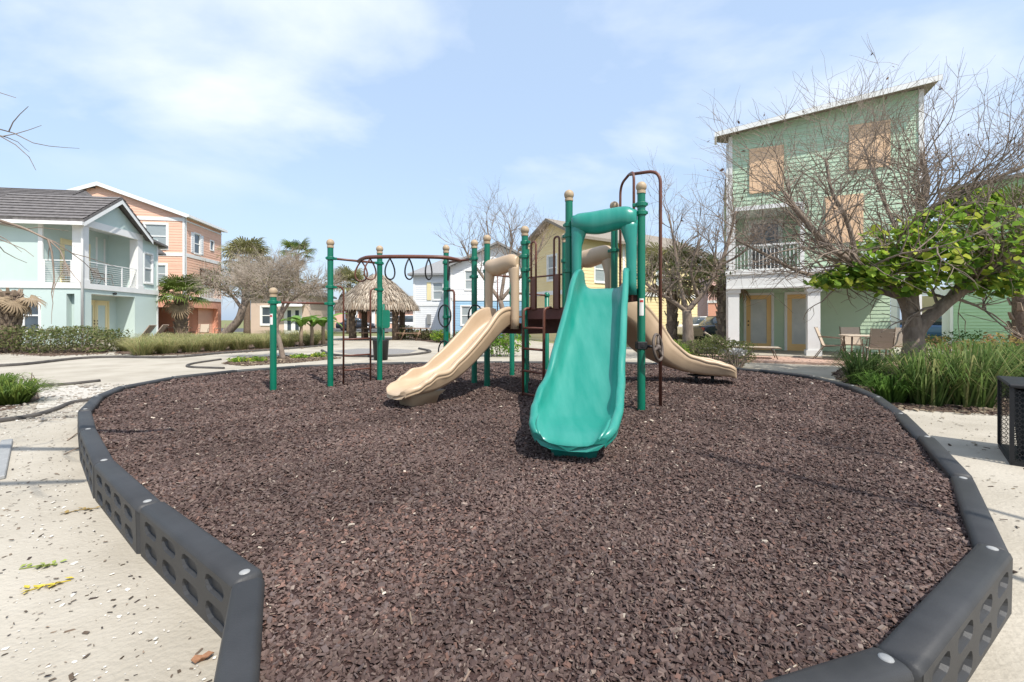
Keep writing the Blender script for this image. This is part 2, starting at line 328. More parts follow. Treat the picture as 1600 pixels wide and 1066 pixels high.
# ------------------------------------------------------------------ play pit: border ring, mulch
ring = [(0.05, 0.97), (1.13, 1.30), (2.10, 1.93), (2.86, 2.82), (3.52, 3.76), (4.15, 4.72), (4.72, 5.70), (5.15, 6.70), (5.30, 7.80), (4.98, 8.85),
        (4.25, 9.68), (3.25, 10.22), (2.12, 10.48), (0.95, 10.58), (-0.22, 10.58), (-1.38, 10.52), (-2.52, 10.34), (-3.65, 10.04), (-4.72, 9.58),
        (-5.46, 8.72), (-5.90, 7.66), (-5.86, 6.62), (-5.38, 5.72), (-4.68, 4.84), (-3.82, 3.98), (-2.86, 3.10), (-1.94, 2.38), (-1.00, 1.70), (-0.45, 0.62)]
BT, BH = 0.056, 0.262            # half thickness and height of a border section
def border_mesh(L):
    mb = MB(); h = L/2; b = 0.024
    def side(sg):
        y = sg*BT; n = 4; mg = 0.055; cw = (L-2*mg)/n
        def q(x0, x1, z0, z1): mb.quad((x0, y, z0), (x1, y, z0), (x1, y, z1), (x0, y, z1)) if sg < 0 else mb.quad((x1, y, z0), (x0, y, z0), (x0, y, z1), (x1, y, z1))
        zt = BH-b
        q(-h+0.02, -h+mg, -0.04, zt); q(h-mg, h-0.02, -0.04, zt)
        rows = [(-0.04, 0.012), (0.118, 0.132), (0.228, zt)]
        for z0, z1 in rows: q(-h+mg, h-mg, z0, z1)
        for z0, z1 in ((0.012, 0.118), (0.132, 0.228)):
            for i in range(n):
                x0 = -h+mg+i*cw; x1 = x0+cw
                O = [(x0, z0), (x1, z0), (x1, z1), (x0, z1)]
                ix, iz, c = 0.040, 0.013, 0.034
                a0, a1, c0, c1 = x0+ix, x1-ix, z0+iz, z1-iz
                I = [(a0+c, c0), (a1-c, c0), (a1-c*0.3, c0+c*0.3), (a1, c0+c), (a1, c1-c), (a1-c*0.3, c1-c*0.3), (a1-c, c1), (a0+c, c1), (a0+c*0.3, c1-c*0.3), (a0, c1-c), (a0, c0+c), (a0+c*0.3, c0+c*0.3)]
                ctr = ((a0+a1)/2, (c0+c1)/2)
                J = [(ctr[0]+(px-ctr[0])*0.86, ctr[1]+(pz-ctr[1])*0.80) for px, pz in I]
                vs = [(px, y, pz) for px, pz in O+I]+[(px, y-sg*0.018, pz) for px, pz in J]
                fs = [(0, 1, 5, 4), (1, 2, 9, 8), (2, 3, 11, 10), (3, 0, 14, 13), (1, 6, 5), (1, 7, 6), (1, 8, 7), (2, 10, 9), (3, 12, 11), (3, 13, 12), (0, 15, 14), (0, 4, 15)]
                fs += [(4+k, 4+(k+1) % 12, 16+(k+1) % 12, 16+k) for k in range(12)]+[tuple(16+k for k in range(12))]
                if sg > 0: fs = [f[::-1] for f in fs]
                mb.add(vs, fs)
    side(-1); side(1)
    # rounded top and rounded ends
    prof = [(-BT, BH-b), (-BT+b*0.3, BH-b*0.3), (-BT+b, BH), (BT-b, BH), (BT-b*0.3, BH-b*0.3), (BT, BH-b)]
    xs = [(-h, 0.020, 0.030), (-h+0.008, 0.006, 0.008), (-h+0.022, 0, 0), (h-0.022, 0, 0), (h-0.008, 0.006, 0.008), (h, 0.020, 0.030)]
    rings = []
    for x, iy, iz in xs: rings.append([(x, (abs(yy)-iy)*(1 if yy > 0 else -1), zz-iz) for yy, zz in prof])
    mb.loft(rings, closed=False, caps=False, smooth=True)
    for sg in (-1, 1):
        e = [(sg*h, -BT+0.02, -0.04), (sg*h, BT-0.02, -0.04)]+[r for r in reversed(rings[0 if sg < 0 else -1])]
        mb.poly(e if sg > 0 else e[::-1])
        for ys in (-1, 1):
            x1 = sg*(h-0.022)
            mb.quad((sg*h, ys*(BT-0.02), -0.04), (x1, ys*BT, -0.04), (x1, ys*BT, BH-b), (sg*h, ys*(BT-0.02), BH-b-0.03))
    return mb
seg_me = None
BL = {28: 'border section running toward the corner beside the curled rusty leaf', 27: 'pocketed border section between the rusty leaf corner and the yellow sprig', 26: 'pocketed border section facing the brown fallen sprig',
      25: 'border section with thin twigs lying beside it', 22: 'border section where the black edging strip meets the pit', 3: 'border section facing the black mesh bin', 6: 'border section touching the low bright strappy clump', 7: 'border section beside the dark strappy clump'}
for i in range(len(ring)):
    a = Vector((*ring[i-1], 0)); b = Vector((*ring[i], 0)); d = b-a; c = (a+b)/2
    rz = math.atan2(d.y, d.x)
    root = thing('border_section', BL.get(i, 'dark grey plastic border section with stake cap along the bark pit, clear of plants'), 'border', (c.x, c.y, 0), rz, 'border sections round the bark pit')
    if seg_me is None:
        o = border_mesh(1.18).build('rail', M['blackplastic'], root); seg_me = o.data
        cb = MB(); cb.lathe([(0.0001, 0.005), (0.013, 0.0045), (0.019, 0.002), (0.021, -0.004)], 12, (0.545, 0, BH)); co = cb.build('stake_cap', M['capplastic'], root); cap_me = co.data
    else:
        o = bpy.data.objects.new('rail', seg_me); COL.objects.link(o); o.parent = root
        co = bpy.data.objects.new('stake_cap', cap_me); COL.objects.link(co); co.parent = root
    k = (d.length+0.004)/1.18
    o.scale = (k, 1, 1); co.scale = (k, 1, 1)
    o.location.z = random.uniform(-0.006, 0.006); co.location.z = o.location.z
    o.rotation_euler = (random.uniform(-0.03, 0.03), random.uniform(-0.008, 0.008), random.uniform(-0.012, 0.012)); co.rotation_euler = o.rotation_euler
# mulch surface
rp = []
for i in range(len(ring)):
    a = np.array(ring[i-1]); b = np.array(ring[i])
    for k in range(6): rp.append(a+(b-a)*k/6)
rp = np.array(rp); cen = np.array([0.0, 5.6])
def hmul(x, y):
    return MULCH+0.014*np.sin(x*1.7+0.6)*np.cos(y*1.3)+0.010*np.sin(x*4.1+y*3.3)+0.007*np.sin(x*7.7-y*6.1)
V = []; Fq = []; nr = 44; npnt = len(rp)
for j in range(1, nr+1):
    t = (j/nr)**0.8; p = cen+(rp-cen)*t
    V.append(np.stack([p[:, 0], p[:, 1], hmul(p[:, 0], p[:, 1])], 1))
V = np.concatenate(V); Fq = [(j*npnt+k, j*npnt+(k+1) % npnt, (j+1)*npnt+(k+1) % npnt, (j+1)*npnt+k) for j in range(nr-1) for k in range(npnt)]
o = np_mesh('mulch_bed', V, Fq, M['mulchbase'], None, smooth=True); tag(o, kind='structure')
mb = MB(); mb.poly([tuple(V[k]) for k in range(npnt)]); o2 = mb.build('mulch_centre', M['mulchbase']); tag(o2, kind='structure')
# bark chips: real little slabs, denser and finer near the viewer
def inside(px, py, poly):
    c = np.zeros(len(px), bool); j = len(poly)-1
    for i in range(len(poly)):
        xi, yi = poly[i]; xj, yj = poly[j]
        c ^= ((yi > py) != (yj > py)) & (px < (xj-xi)*(py-yi)/(yj-yi+1e-12)+xi); j = i
    return c
shr = [tuple(cen+(np.array(p)-cen)*0.992) for p in ring]
pts = []
for y0, y1, dens, s0 in ((0.6, 1.6, 9800, 0.0145), (1.6, 2.4, 8200, 0.0152), (2.4, 3.6, 5800, 0.0172), (3.6, 5.0, 3700, 0.0205), (5.0, 7.0, 2100, 0.025), (7.0, 10.6, 1050, 0.032)):
    n = int(12.0*(y1-y0)*dens); x = rng.uniform(-6, 6, n); y = rng.uniform(y0, y1, n)
    k = inside(x, y, shr) & (np.abs(x) < 1.25*y+0.6); x, y = x[k], y[k]
    pts.append(np.stack([x, y, np.full(len(x), s0)], 1))
pts = np.concatenate(pts); n = len(pts)
def chips(pts, name, m, zfun, colors, lift=0.004, tilt=0.55, aspect=(0.26, 0.72), thick=(0.10, 0.32)):
    n = len(pts)
    s = pts[:, 2]*np.minimum(rng.lognormal(0, 0.33, n), 1.9); L = s; W = s*rng.uniform(*aspect, n); T = s*rng.uniform(*thick, n)
    ang = rng.uniform(0, 2*PI, n); tx = rng.normal(0, tilt, n); ty = rng.normal(0, tilt*0.7, n)
    base = np.array([[-1, -1, 0], [1, -1, 0], [1, 1, 0], [-1, 1, 0], [-1, -1, 1], [1, -1, 1], [1, 1, 1], [-1, 1, 1]], float)
    v = np.repeat(base[None], n, 0)
    v[:, :, :2] += rng.uniform(-0.35, 0.35, (n, 8, 2)); v[:, 4:, :2] *= 0.8
    v[:, :, 0] *= L[:, None]*0.5; v[:, :, 1] *= W[:, None]*0.5; v[:, :, 2] *= T[:, None]
    cx, sx = np.cos(tx)[:, None], np.sin(tx)[:, None]
    y_, z_ = v[:, :, 1]*cx-v[:, :, 2]*sx, v[:, :, 1]*sx+v[:, :, 2]*cx
    cy, sy = np.cos(ty)[:, None], np.sin(ty)[:, None]
    x_, z_ = v[:, :, 0]*cy+z_*sy, -v[:, :, 0]*sy+z_*cy
    ca, sa = np.cos(ang)[:, None], np.sin(ang)[:, None]
    X = x_*ca-y_*sa+pts[:, 0:1]; Y = x_*sa+y_*ca+pts[:, 1:2]
    Z = z_+(zfun(pts[:, 0], pts[:, 1])+lift+rng.uniform(-0.3, 0.6, n)*s*0.35)[:, None]
    Vv = np.stack([X, Y, Z], 2).reshape(-1, 3)
    fb = np.array([[4, 5, 6, 7], [0, 1, 5, 4], [1, 2, 6, 5], [2, 3, 7, 6], [3, 0, 4, 7]])
    Ff = (fb[None]+np.arange(n)[:, None, None]*8).reshape(-1, 4)
    return np_mesh(name, Vv, Ff, m, None, np.repeat(colors, 8, 0))
pal = np.array([(0.120, 0.082, 0.073), (0.160, 0.115, 0.102), (0.082, 0.054, 0.050), (0.21, 0.16, 0.14), (0.145, 0.115, 0.112), (0.20, 0.115, 0.090), (0.30, 0.245, 0.21)])
pi_ = rng.choice(7, n, p=[0.26, 0.25, 0.18, 0.12, 0.10, 0.06, 0.03])
colr = pal[pi_]*0.62*rng.uniform(0.75, 1.25, (n, 1))+np.array([0.118, 0.085, 0.079])*0.34
patch = np.sin(pts[:, 0]*2.3+1)*np.sin(pts[:, 1]*2.9)+0.6*np.sin(pts[:, 0]*5.1-pts[:, 1]*4.3)
colr *= (1+0.13*patch)[:, None]*np.array([0.98, 0.95, 0.91])
lt = rng.random(n) < 0.0025; colr[lt] = np.array([0.55, 0.47, 0.38])*rng.uniform(0.7, 1.2, (lt.sum(), 1))
rd = (rng.random(n) < 0.16) & (np.hypot(pts[:, 0]+0.55, pts[:, 1]-2.0) < 0.5); colr[rd] = np.array([0.21, 0.125, 0.10])*rng.uniform(0.8, 1.2, (rd.sum(), 1))
tag(chips(pts, 'bark_chips', M['chip'], hmul, colr), 'reddish brown bark chips filling the play pit', 'bark chips', kind='stuff')
# pale shell bits and dry litter lying on the paving and on the chips
def scatter(n, x0, x1, y0, y1, s, cols, name, label, outside=True, zf=None, **kw):
    x = rng.uniform(x0, x1, n); y = y0+(y1-y0)*rng.random(n)**1.4
    k = ~inside(x, y, [tuple(cen+(np.array(p)-cen)*1.03) for p in ring]) if outside else inside(x, y, shr)
    x, y = x[k], y[k]; p = np.stack([x, y, np.full(len(x), s)*np.minimum(rng.lognormal(0, 0.45, len(x)), 1.8)], 1)
    c = np.array(cols)[rng.integers(0, len(cols), len(x))]*rng.uniform(0.7, 1.25, (len(x), 1))
    return tag(chips(p, name, M['litter'], zf or (lambda a, b: np.full(len(a), 0.006)), c, 0.003, 0.12, **kw), label, 'litter', kind='stuff')
scatter(11000, -6.5, 0, 0.6, 7.5, 0.0105, [(0.10, 0.075, 0.055), (0.16, 0.12, 0.09), (0.06, 0.045, 0.04), (0.26, 0.20, 0.15)], 'dry_litter', 'dark dry leaf bits scattered over the pale paving', aspect=(0.2, 0.5), thick=(0.04, 0.12))
scatter(3000, 2, 8.5, 0.9, 9, 0.020, [(0.10, 0.075, 0.055), (0.18, 0.14, 0.09), (0.07, 0.05, 0.04)], 'dry_litter', 'dark fallen leaflets scattered beside the mesh bin', aspect=(0.15, 0.4), thick=(0.04, 0.1))
scatter(6000, -6.5, 0, 0.6, 6.5, 0.007, [(0.75, 0.72, 0.66), (0.68, 0.64, 0.58)], 'shell_bits', 'white shell fragments on the pale paving', aspect=(0.5, 0.9))
scatter(3500, -11, -5.6, 5.4, 8.6, 0.024, [(0.50, 0.47, 0.42), (0.40, 0.36, 0.31), (0.28, 0.24, 0.20)], 'shell_gravel', 'loose shell gravel beside the left bend of the pit', aspect=(0.5, 0.9))
scatter(1100, -5, 5, 0.8, 7, 0.017, [(0.30, 0.23, 0.17), (0.24, 0.17, 0.13), (0.42, 0.35, 0.27)], 'bark_fibres', 'pale dry fibres strewn through the bark chips', False, lambda a_, b_: hmul(a_, b_)+0.010, aspect=(0.06, 0.16), thick=(0.03, 0.08))
for nm_, px_ in (('hedge and grass', [(-20, 555), (70, 558.5), (165, 555), (240, 558), (340, 555), (480, 545), (522, 540), (520, 530), (300, 533), (160, 536), (-60, 538)]), ('leafy tree', [(1298, 585), (1333, 614), (1400, 643), (1480, 648), (1640, 655), (1640, 580), (1440, 566), (1330, 568)]), ('island', [(348, 569.5), (380, 573), (470, 567), (534, 560.5), (500, 555.5), (430, 557.5), (368, 562)])):
    pg_ = [tuple(GP(*p_).xy) for p_ in px_]; xs_ = [p_[0] for p_ in pg_]; ys_ = [p_[1] for p_ in pg_]
    x = rng.uniform(min(xs_), max(xs_), 14000); y = rng.uniform(min(ys_), max(ys_), 14000); k = inside(x, y, pg_); x, y = x[k][:5000], y[k][:5000]
    c = np.array([(0.13, 0.09, 0.07), (0.19, 0.14, 0.10), (0.08, 0.055, 0.045), (0.30, 0.24, 0.17)])[rng.integers(0, 4, len(x))]*rng.uniform(0.7, 1.2, (len(x), 1))
    tag(chips(np.stack([x, y, np.full(len(x), 0.05)], 1), 'bed_litter', M['litter'], lambda a_, b_: np.full(len(a_), 0.012), c, 0.003, 0.2), 'coarse brown mulch and leaf litter in the %s bed' % nm_, 'litter', kind='stuff')
# a few single fallen leaves and twigs
def fallen_leaf(px, py, size, col, name, label, cat):
    g = GP(px, py); mb = MB(); nn = 9
    pts_ = []
    for i in range(nn):
        a = 2*PI*i/nn; r = size*(0.75+0.35*random.random())
        pts_.append((r*math.cos(a), r*0.62*math.sin(a), 0.012+0.018*random.random()))
    mb.add(pts_+[(0, 0, 0.004)]+[(p[0]*0.97, p[1]*0.97, p[2]-0.004) for p in pts_], [(i, (i+1) % nn, nn) for i in range(nn)]+[(nn+1+(i+1) % nn, nn+1+i, i, (i+1) % nn) for i in range(nn)])
    o = mb.build(name, mat(name+'_mat', col, tuple(c*0.6 for c in col), 30, 0.9)); o.location = (g.x, g.y, 0.002); o.rotation_euler = (0, 0, random.uniform(0, 6))
    tag(o, label, cat)
fallen_leaf(318, 1035, 0.036, (0.36, 0.19, 0.11), 'dry_leaf', 'curled rusty brown leaf on paving beside the pit corner', 'leaf')
fallen_leaf(278, 692, 0.035, (0.30, 0.19, 0.12), 'bark_flake', 'small brown bark flake on paving near the pit border', 'bark')
def sprig(px, py, n, col, label, ln=0.075):
    g = GP(px, py); mb = MB(); a0_ = random.uniform(0.3, 1.1)
    d = Vector((math.cos(a0_), math.sin(a0_), 0))
    mb.tube([g+Vector((0, 0, 0.008))-d*ln, g+Vector((0, 0, 0.014)), g+d*ln+Vector((0, 0, 0.008))], 0.003, 4)
    for i in range(n):
        t = random.uniform(-1, 1); p = g+d*ln*t+Vector((random.uniform(-.02, .02), random.uniform(-.02, .02), 0.012)); a = random.uniform(0, 6.3); e = Vector((math.cos(a), math.sin(a), 0.2))*random.uniform(0.025, 0.045); s_ = e.cross(Vector((0, 0, 1)))*0.3
        mb.add([p, p+e*0.5+s_, p+e, p+e*0.5-s_+Vector((0, 0, 0.004))], [(0, 1, 2, 3)])
    o = mb.build('fallen_sprig', mat('sprig_mat', col, tuple(c*0.7 for c in col), 20, 0.8)); tag(o, label, 'sprig')
sprig(60, 888, 16, (0.30, 0.36, 0.08), 'fallen green sprig on paving across a branch shadow')
sprig(76, 918, 14, (0.62, 0.48, 0.06), 'yellow fallen flower sprig on pale paving')
sprig(125, 800, 12, (0.34, 0.24, 0.09), 'brown fallen sprig on paving near the pocketed border')
for (a, b, c_) in (((105, 690), (132, 676), (160, 680)), ((100, 712), (128, 704), (158, 706))):
    mb = MB(); mb.tube(spline([GP(*a)+Vector((0, 0, .012)), GP(*b)+Vector((0, 0, .03)), GP(*c_)+Vector((0, 0, .012))], 4), 0.006, 5)
    tag(mb.build('fallen_twig', M['twig']), 'thin brown twig lying on paving by the left pit border', 'twig', 'twigs by the left border')
# landscape edging strips and the drip line
def strip(name, px, r, label, m='edging', z=0.02, cat='edging'):
    mb = MB(); pp = spline([GP(*p)+Vector((0, 0, z)) for p in px], 6)
    rings = []
    for i, p in enumerate(pp):
        t = (pp[min(i+1, len(pp)-1)]-pp[max(i-1, 0)]).normalized(); s_ = Vector((-t.y, t.x, 0))*r
        rings.append([p-s_-Vector((0, 0, z+0.01)), p-s_+Vector((0, 0, r*0.6)), p-s_*0.4+Vector((0, 0, r*1.2)), p+s_*0.4+Vector((0, 0, r*1.2)), p+s_+Vector((0, 0, r*0.6)), p+s_-Vector((0, 0, z+0.01))])
    mb.loft(rings); tag(mb.build(name, M[m]), label, cat)
strip('landscape_edging', [(-20, 664), (50, 653), (85, 643), (112, 632), (142, 627)], 0.028, 'black edging strip running up to the left bend of the pit')
strip('landscape_edging', [(56, 606), (110, 602), (156, 597)], 0.03, 'broken dark edging strip behind the small shell gravel patch')
strip('landscape_edging', [(-30, 575), (40, 571), (120, 562), (180, 559.5), (270, 560), (350, 553), (440, 547), (520, 540)], 0.05, 'long dark edging along the foot of hedge and grasses')
strip('landscape_edging', [(345, 563), (300, 570), (297, 575), (350, 577)], 0.03, 'hooked dark edging strip behind the far left border')
strip('landscape_edging', [(503, 549), (520, 556), (570, 558.5), (630, 557), (672, 551), (655, 546)], 0.05, 'curved dark edging round the grey gravel pad')
mb = MB(); a_, b_ = GP(-4, 752), GP(11, 692); mb.bbox(-0.04, 0.04, 0, (b_-a_).length, 0, 0.03, 0.006, Matrix.Translation(a_+Vector((0, 0, 0.006))) @ Matrix.Rotation(math.atan2(-(b_-a_).x, (b_-a_).y), 4, 'Z'))
tag(mb.build('grey_strip', M['capplastic']), 'narrow grey strip lying flat on the left paving', 'strip')  # plain thin grey bar laid flat at the left edge of the paving

# ------------------------------------------------------------------ playground structure
PG = thing('playground_structure', 'playground climber with green posts, teal slide, tan slides and overhead hand loops', 'playground', (0.6, 6.3, MULCH))
PG_off = Vector((-0.6, -6.3, -MULCH))
def pbuild(mb, name, m, parent=None, recalc=False):
    """world coordinates -> child of the structure"""
    mb.v = [tuple(Vector(v)+PG_off) for v in mb.v]
    return mb.build(name, M[m] if isinstance(m, str) else m, parent or PG, recalc)
PR = 0.046
def collar(mb, c, z, toward=None):
    mb.lathe([(PR-0.004, -0.024), (PR+0.014, -0.024), (PR+0.016, -0.018), (PR+0.016, 0.018), (PR+0.014, 0.024), (PR-0.004, 0.024)], 16, (c[0], c[1], z), False)
    if toward is not None:
        d = Vector((toward[0]-c[0], toward[1]-c[1], 0)).normalized(); a = math.atan2(d.y, d.x)
        mb.bbox(PR, PR+0.055, -0.022, 0.022, -0.02, 0.02, 0.005, Matrix.Translation((c[0], c[1], z)) @ Matrix.Rotation(a, 4, 'Z'))
        mb.bbox(PR-0.0, PR+0.03, -0.014, 0.014, -0.016, 0.016, 0.004, Matrix.Translation((c[0], c[1], z)) @ Matrix.Rotation(a+PI, 4, 'Z'))
def post(x, y, top, clamps=()):
    mb = MB(); mb.lathe([(PR, MULCH-0.06), (PR, top-0.11)], 18, (x, y, 0)); o = pbuild(mb, 'post', 'green')
    mb = MB(); br = 0.062; mb.sphere((x, y, top-br), br, 18, 12); mb.lathe([(PR+0.006, -0.03), (PR+0.006, 0.0), (PR-0.01, 0.012)], 18, (x, y, top-2*br+0.012), False)
    pbuild(mb, 'ball_cap', 'ball', o)
    for z, tw in clamps:
        mb = MB(); collar(mb, (x, y), z, tw); pbuild(mb, 'clamp', 'green', o)
    return o
P1, P2, P3, P4, P5 = (-3.53, 6.53), (-2.92, 7.10), (-2.31, 7.71), (-1.14, 7.64), (-0.61, 7.15)
P6, P7, P8, P9, P10, P11, P12 = (-0.387, 6.85), (0.18, 6.2), (0.71, 5.5), (1.515, 5.175), (1.398, 6.034), (0.81, 6.74), (0.243, 7.39)
TA, TB = 2.57, 2.87
ZA, ZB, ZC = 1.20, 1.41, 1.62
post(*P1, 1.73, [(1.51, P2)])
post(*P2, 2.55, [(2.24, P3), (1.51, P1), (1.78, P3)])
post(*P3, 2.55, [(2.24, P2), (1.78, P2)])
post(*P4, 2.55, [(2.24, P5), (1.78, P5), (1.30, P5)])
post(*P5, 2.55, [(2.24, P4), (1.95, P4), (1.30, P4)])
post(*P6, TA, [(2.12, P7), (2.0, P7)])
post(*P7, TA, [(2.14, P6), (2.33, P8), (1.95, P8)])
post(*P8, TB, [(2.43, P9), (2.30, P7), (1.86, P7)])
post(*P9, TB, [(2.60, P8), (2.50, P8)])
post(*P10, TB, [(2.20, P11)])
post(*P11, TA, [(2.15, P10)])
post(*P12, TA, [(1.9, P11)])
# stickers
for (c, z0, z1) in ((P9, 1.30, 1.50), (P1, 1.18, 1.34)):
    mb = MB(); rr = PR+0.002; n_ = 8
    a0 = -PI/2-0.75; vs = []
    for i in range(n_+1):
        a = a0+1.1*i/n_; vs += [(c[0]+rr*math.cos(a), c[1]+rr*math.sin(a), z0), (c[0]+rr*math.cos(a), c[1]+rr*math.sin(a), z1)]
    mb.add(vs, [(2*i, 2*i+2, 2*i+3, 2*i+1) for i in range(n_)], True); st = pbuild(mb, 'safety_sticker', 'sticker')
    mb = MB(); rr = PR+0.0035; vs = []
    for i in range(5):
        a = a0+0.15+0.8*i/4; vs += [(c[0]+rr*math.cos(a), c[1]+rr*math.sin(a), z1-0.045), (c[0]+rr*math.cos(a), c[1]+rr*math.sin(a), z1-0.02)]
    mb.add(vs, [(2*i, 2*i+2, 2*i+3, 2*i+1) for i in range(4)], True); pbuild(mb, 'sticker_band', 'red', st)
# decks
def deck(pts, z):
    mb = MB(); c = sum((Vector((*p, 0)) for p in pts), Vector())/len(pts)
    q = [c+(Vector((*p, 0))-c)*0.97 for p in pts]
    mb.prism([(p.x, p.y, z-0.035) for p in q], (0, 0, 0.035))
    n_ = len(q)
    for i in range(n_):
        a, b = q[i], q[(i+1) % n_]; d = (b-a).normalized(); nn = Vector((d.y, -d.x, 0))
        if nn.dot(a-c) < 0: nn = -nn
        mb.prism([a+Vector((0, 0, z-0.15)), b+Vector((0, 0, z-0.15)), b+Vector((0, 0, z-0.036)), a+Vector((0, 0, z-0.036))], -nn*0.012)
    return pbuild(mb, 'deck', 'deck')
deck([P6, P7, P11, P12], ZA); deck([P7, P8, P10, P11], ZB); deck([P8, P9, P10], ZC)
# step risers between the decks
for a, b, z0, z1 in ((P7, P11, ZA, ZB), (P8, P10, ZB, ZC)):
    mb = MB(); A, B = Vector((*a, 0)), Vector((*b, 0)); d = (B-A).normalized()
    mb.prism([A+d*.05+Vector((0, 0, z0-.01)), B-d*.05+Vector((0, 0, z0-.01)), B-d*.05+Vector((0, 0, z1-.04)), A+d*.05+Vector((0, 0, z1-.04))], Vector((-d.y, d.x, 0))*0.015)
    pbuild(mb, 'riser', 'deck')

def slide(name, path, w, m, hs, ws, foot=True):
    """trough swept along the bed centre line; hs, ws: wall height and width factor along 0..1"""
    pts_ = spline(path, 9); n_ = len(pts_); rings = []
    L = [0]
    for i in range(1, n_): L.append(L[-1]+(pts_[i]-pts_[i-1]).length)
    def interp(tab, t):
        for (a, va), (b, vb) in zip(tab, tab[1:]):
            if t <= b: k = (t-a)/(b-a); k = k*k*(3-2*k); return va+(vb-va)*k
        return tab[-1][1]
    for i, p in enumerate(pts_):
        t = (pts_[min(i+1, n_-1)]-pts_[max(i-1, 0)]).normalized()
        lat = t.cross(Vector((0, 0, 1))).normalized(); nm = lat.cross(t)
        f = L[i]/L[-1]; h = interp(hs, f); ww = w*interp(ws, f)
        half = [(0.0, 0.0), (ww*0.35, 0.0), (ww*0.62, 0.004), (ww*0.80, 0.022), (ww*0.91, 0.065), (ww*0.955, max(0.07, h*0.55)), (ww*0.975, h-0.022), (ww*1.0, h-0.004), (ww+0.022, h), (ww+0.047, h-0.008), (ww+0.060, h-0.03),
                (ww+0.056, h-0.052), (ww+0.044, h-0.060), (ww+0.050, h-0.075), (ww+0.048, min(h-0.09, h*0.5)), (ww+0.036, min(h-0.10, h*0.42)), (ww+0.034, 0.0), (ww*0.93, -0.045), (ww*0.6, -0.055), (0, -0.055)]
        ring_ = [p+lat*u+nm*v for u, v in half]+[p-lat*u+nm*v for u, v in reversed(half[1:-1])]
        rings.append(ring_)
    # rounded lip at the exit
    p = pts_[-1]; t = (pts_[-1]-pts_[-2]).normalized(); last = rings[-1]; c = p+Vector((0, 0, -0.01))
    for k, (fw, sc, dz) in enumerate(((0.045, 0.97, -0.006), (0.080, 0.90, -0.018), (0.100, 0.80, -0.034))):
        rings.append([c+(q-c)*sc+t*fw+Vector((0, 0, dz)) for q in last])
    lat = t.cross(Vector((0, 0, 1))).normalized(); m_ = len(rings)      # round the exit in plan
    for j in range(m_):
        k = max(0.0, (j-(m_-12))/11.0); k = k*k
        if k > 0: rings[j] = [q+t*(k*0.12*(max(0.0, 1-min(1.0, abs((q-p).dot(lat))/(w+0.06))**2.2)-0.25)) for q in rings[j]]
    mb = MB(); mb.loft(rings)
    if foot:
        a = pts_[-3]; lat = t.cross(Vector((0, 0, 1))).normalized(); fl = Vector((t.x, t.y, 0)).normalized()
        zb = MULCH-0.02; R = []
        for z, s1, l0, l1 in ((p.z-0.03, 0.80, -0.46, 0.05), (p.z-0.10, 0.66, -0.38, 0.02), (zb, 0.60, -0.34, 0.0)):
            R.append([Vector((p.x, p.y, 0))+fl*(l1-0.05)-lat*w*s1+Vector((0, 0, z)), Vector((p.x, p.y, 0))+fl*l1-lat*w*s1*0.8+Vector((0, 0, z)), Vector((p.x, p.y, 0))+fl*l1+lat*w*s1*0.8+Vector((0, 0, z)), Vector((p.x, p.y, 0))+fl*(l1-0.05)+lat*w*s1+Vector((0, 0, z)),
                      Vector((p.x, p.y, 0))+fl*l0+lat*w*s1+Vector((0, 0, z)), Vector((p.x, p.y, 0))+fl*l0-lat*w*s1+Vector((0, 0, z))])
        mb.loft(R)
    return pbuild(mb, name, m, None, True)
def hood(parent, c, ang, zb, zl, zt, w, m, th=0.13):
    """arched slide hood: fat wavy bar on two tapering legs; c centre, ang along the opening"""
    mb = MB(); u = Vector((math.cos(ang), math.sin(ang), 0)); nn = Vector((-u.y, u.x, 0)); c = Vector((c[0], c[1], 0))
    rings = []; K = 20
    for i in range(K+1):
        s_ = -1+2*i/K; e = max(0.0, 1-abs(s_)**6)**0.5
        rv = (th*(1.02+0.05*s_)+0.006*math.cos(s_*5.2+0.5))*max(0.62, e); rn = 0.10*max(0.4, e)
        zc = zt-th*1.02+0.016*math.sin(s_*3.4-0.6)
        ring_ = []
        for k in range(14):
            a = 2*PI*k/14; groove = 0.90 if k in (3, 10) else 1.0
            ring_.append(c+u*(s_*w)+nn*(math.cos(a)*rn*groove)+Vector((0, 0, zc+math.sin(a)*rv)))
        rings.append(ring_)
    mb.loft(rings)
    for sg in (-1, 1):
        rings = []
        for z, hw, off in ((zb-0.10, 0.066, 0.0), (zb+0.05, 0.062, 0.0), (zl, 0.058, 0.004), ((zl+zt)/2-0.05, 0.064, 0.0), (zt-th*1.75, 0.10, -0.03), (zt-th*1.2, 0.15, -0.075)):
            ring_ = []
            for k in range(12):
                a = 2*PI*k/12; ring_.append(c+u*(sg*(w-0.062+off)+math.cos(a)*hw)+nn*(math.sin(a)*0.062)+Vector((0, 0, z)))
            rings.append(ring_)
        mb.loft(rings)
    return pbuild(mb, 'slide_hood', m, parent, True)
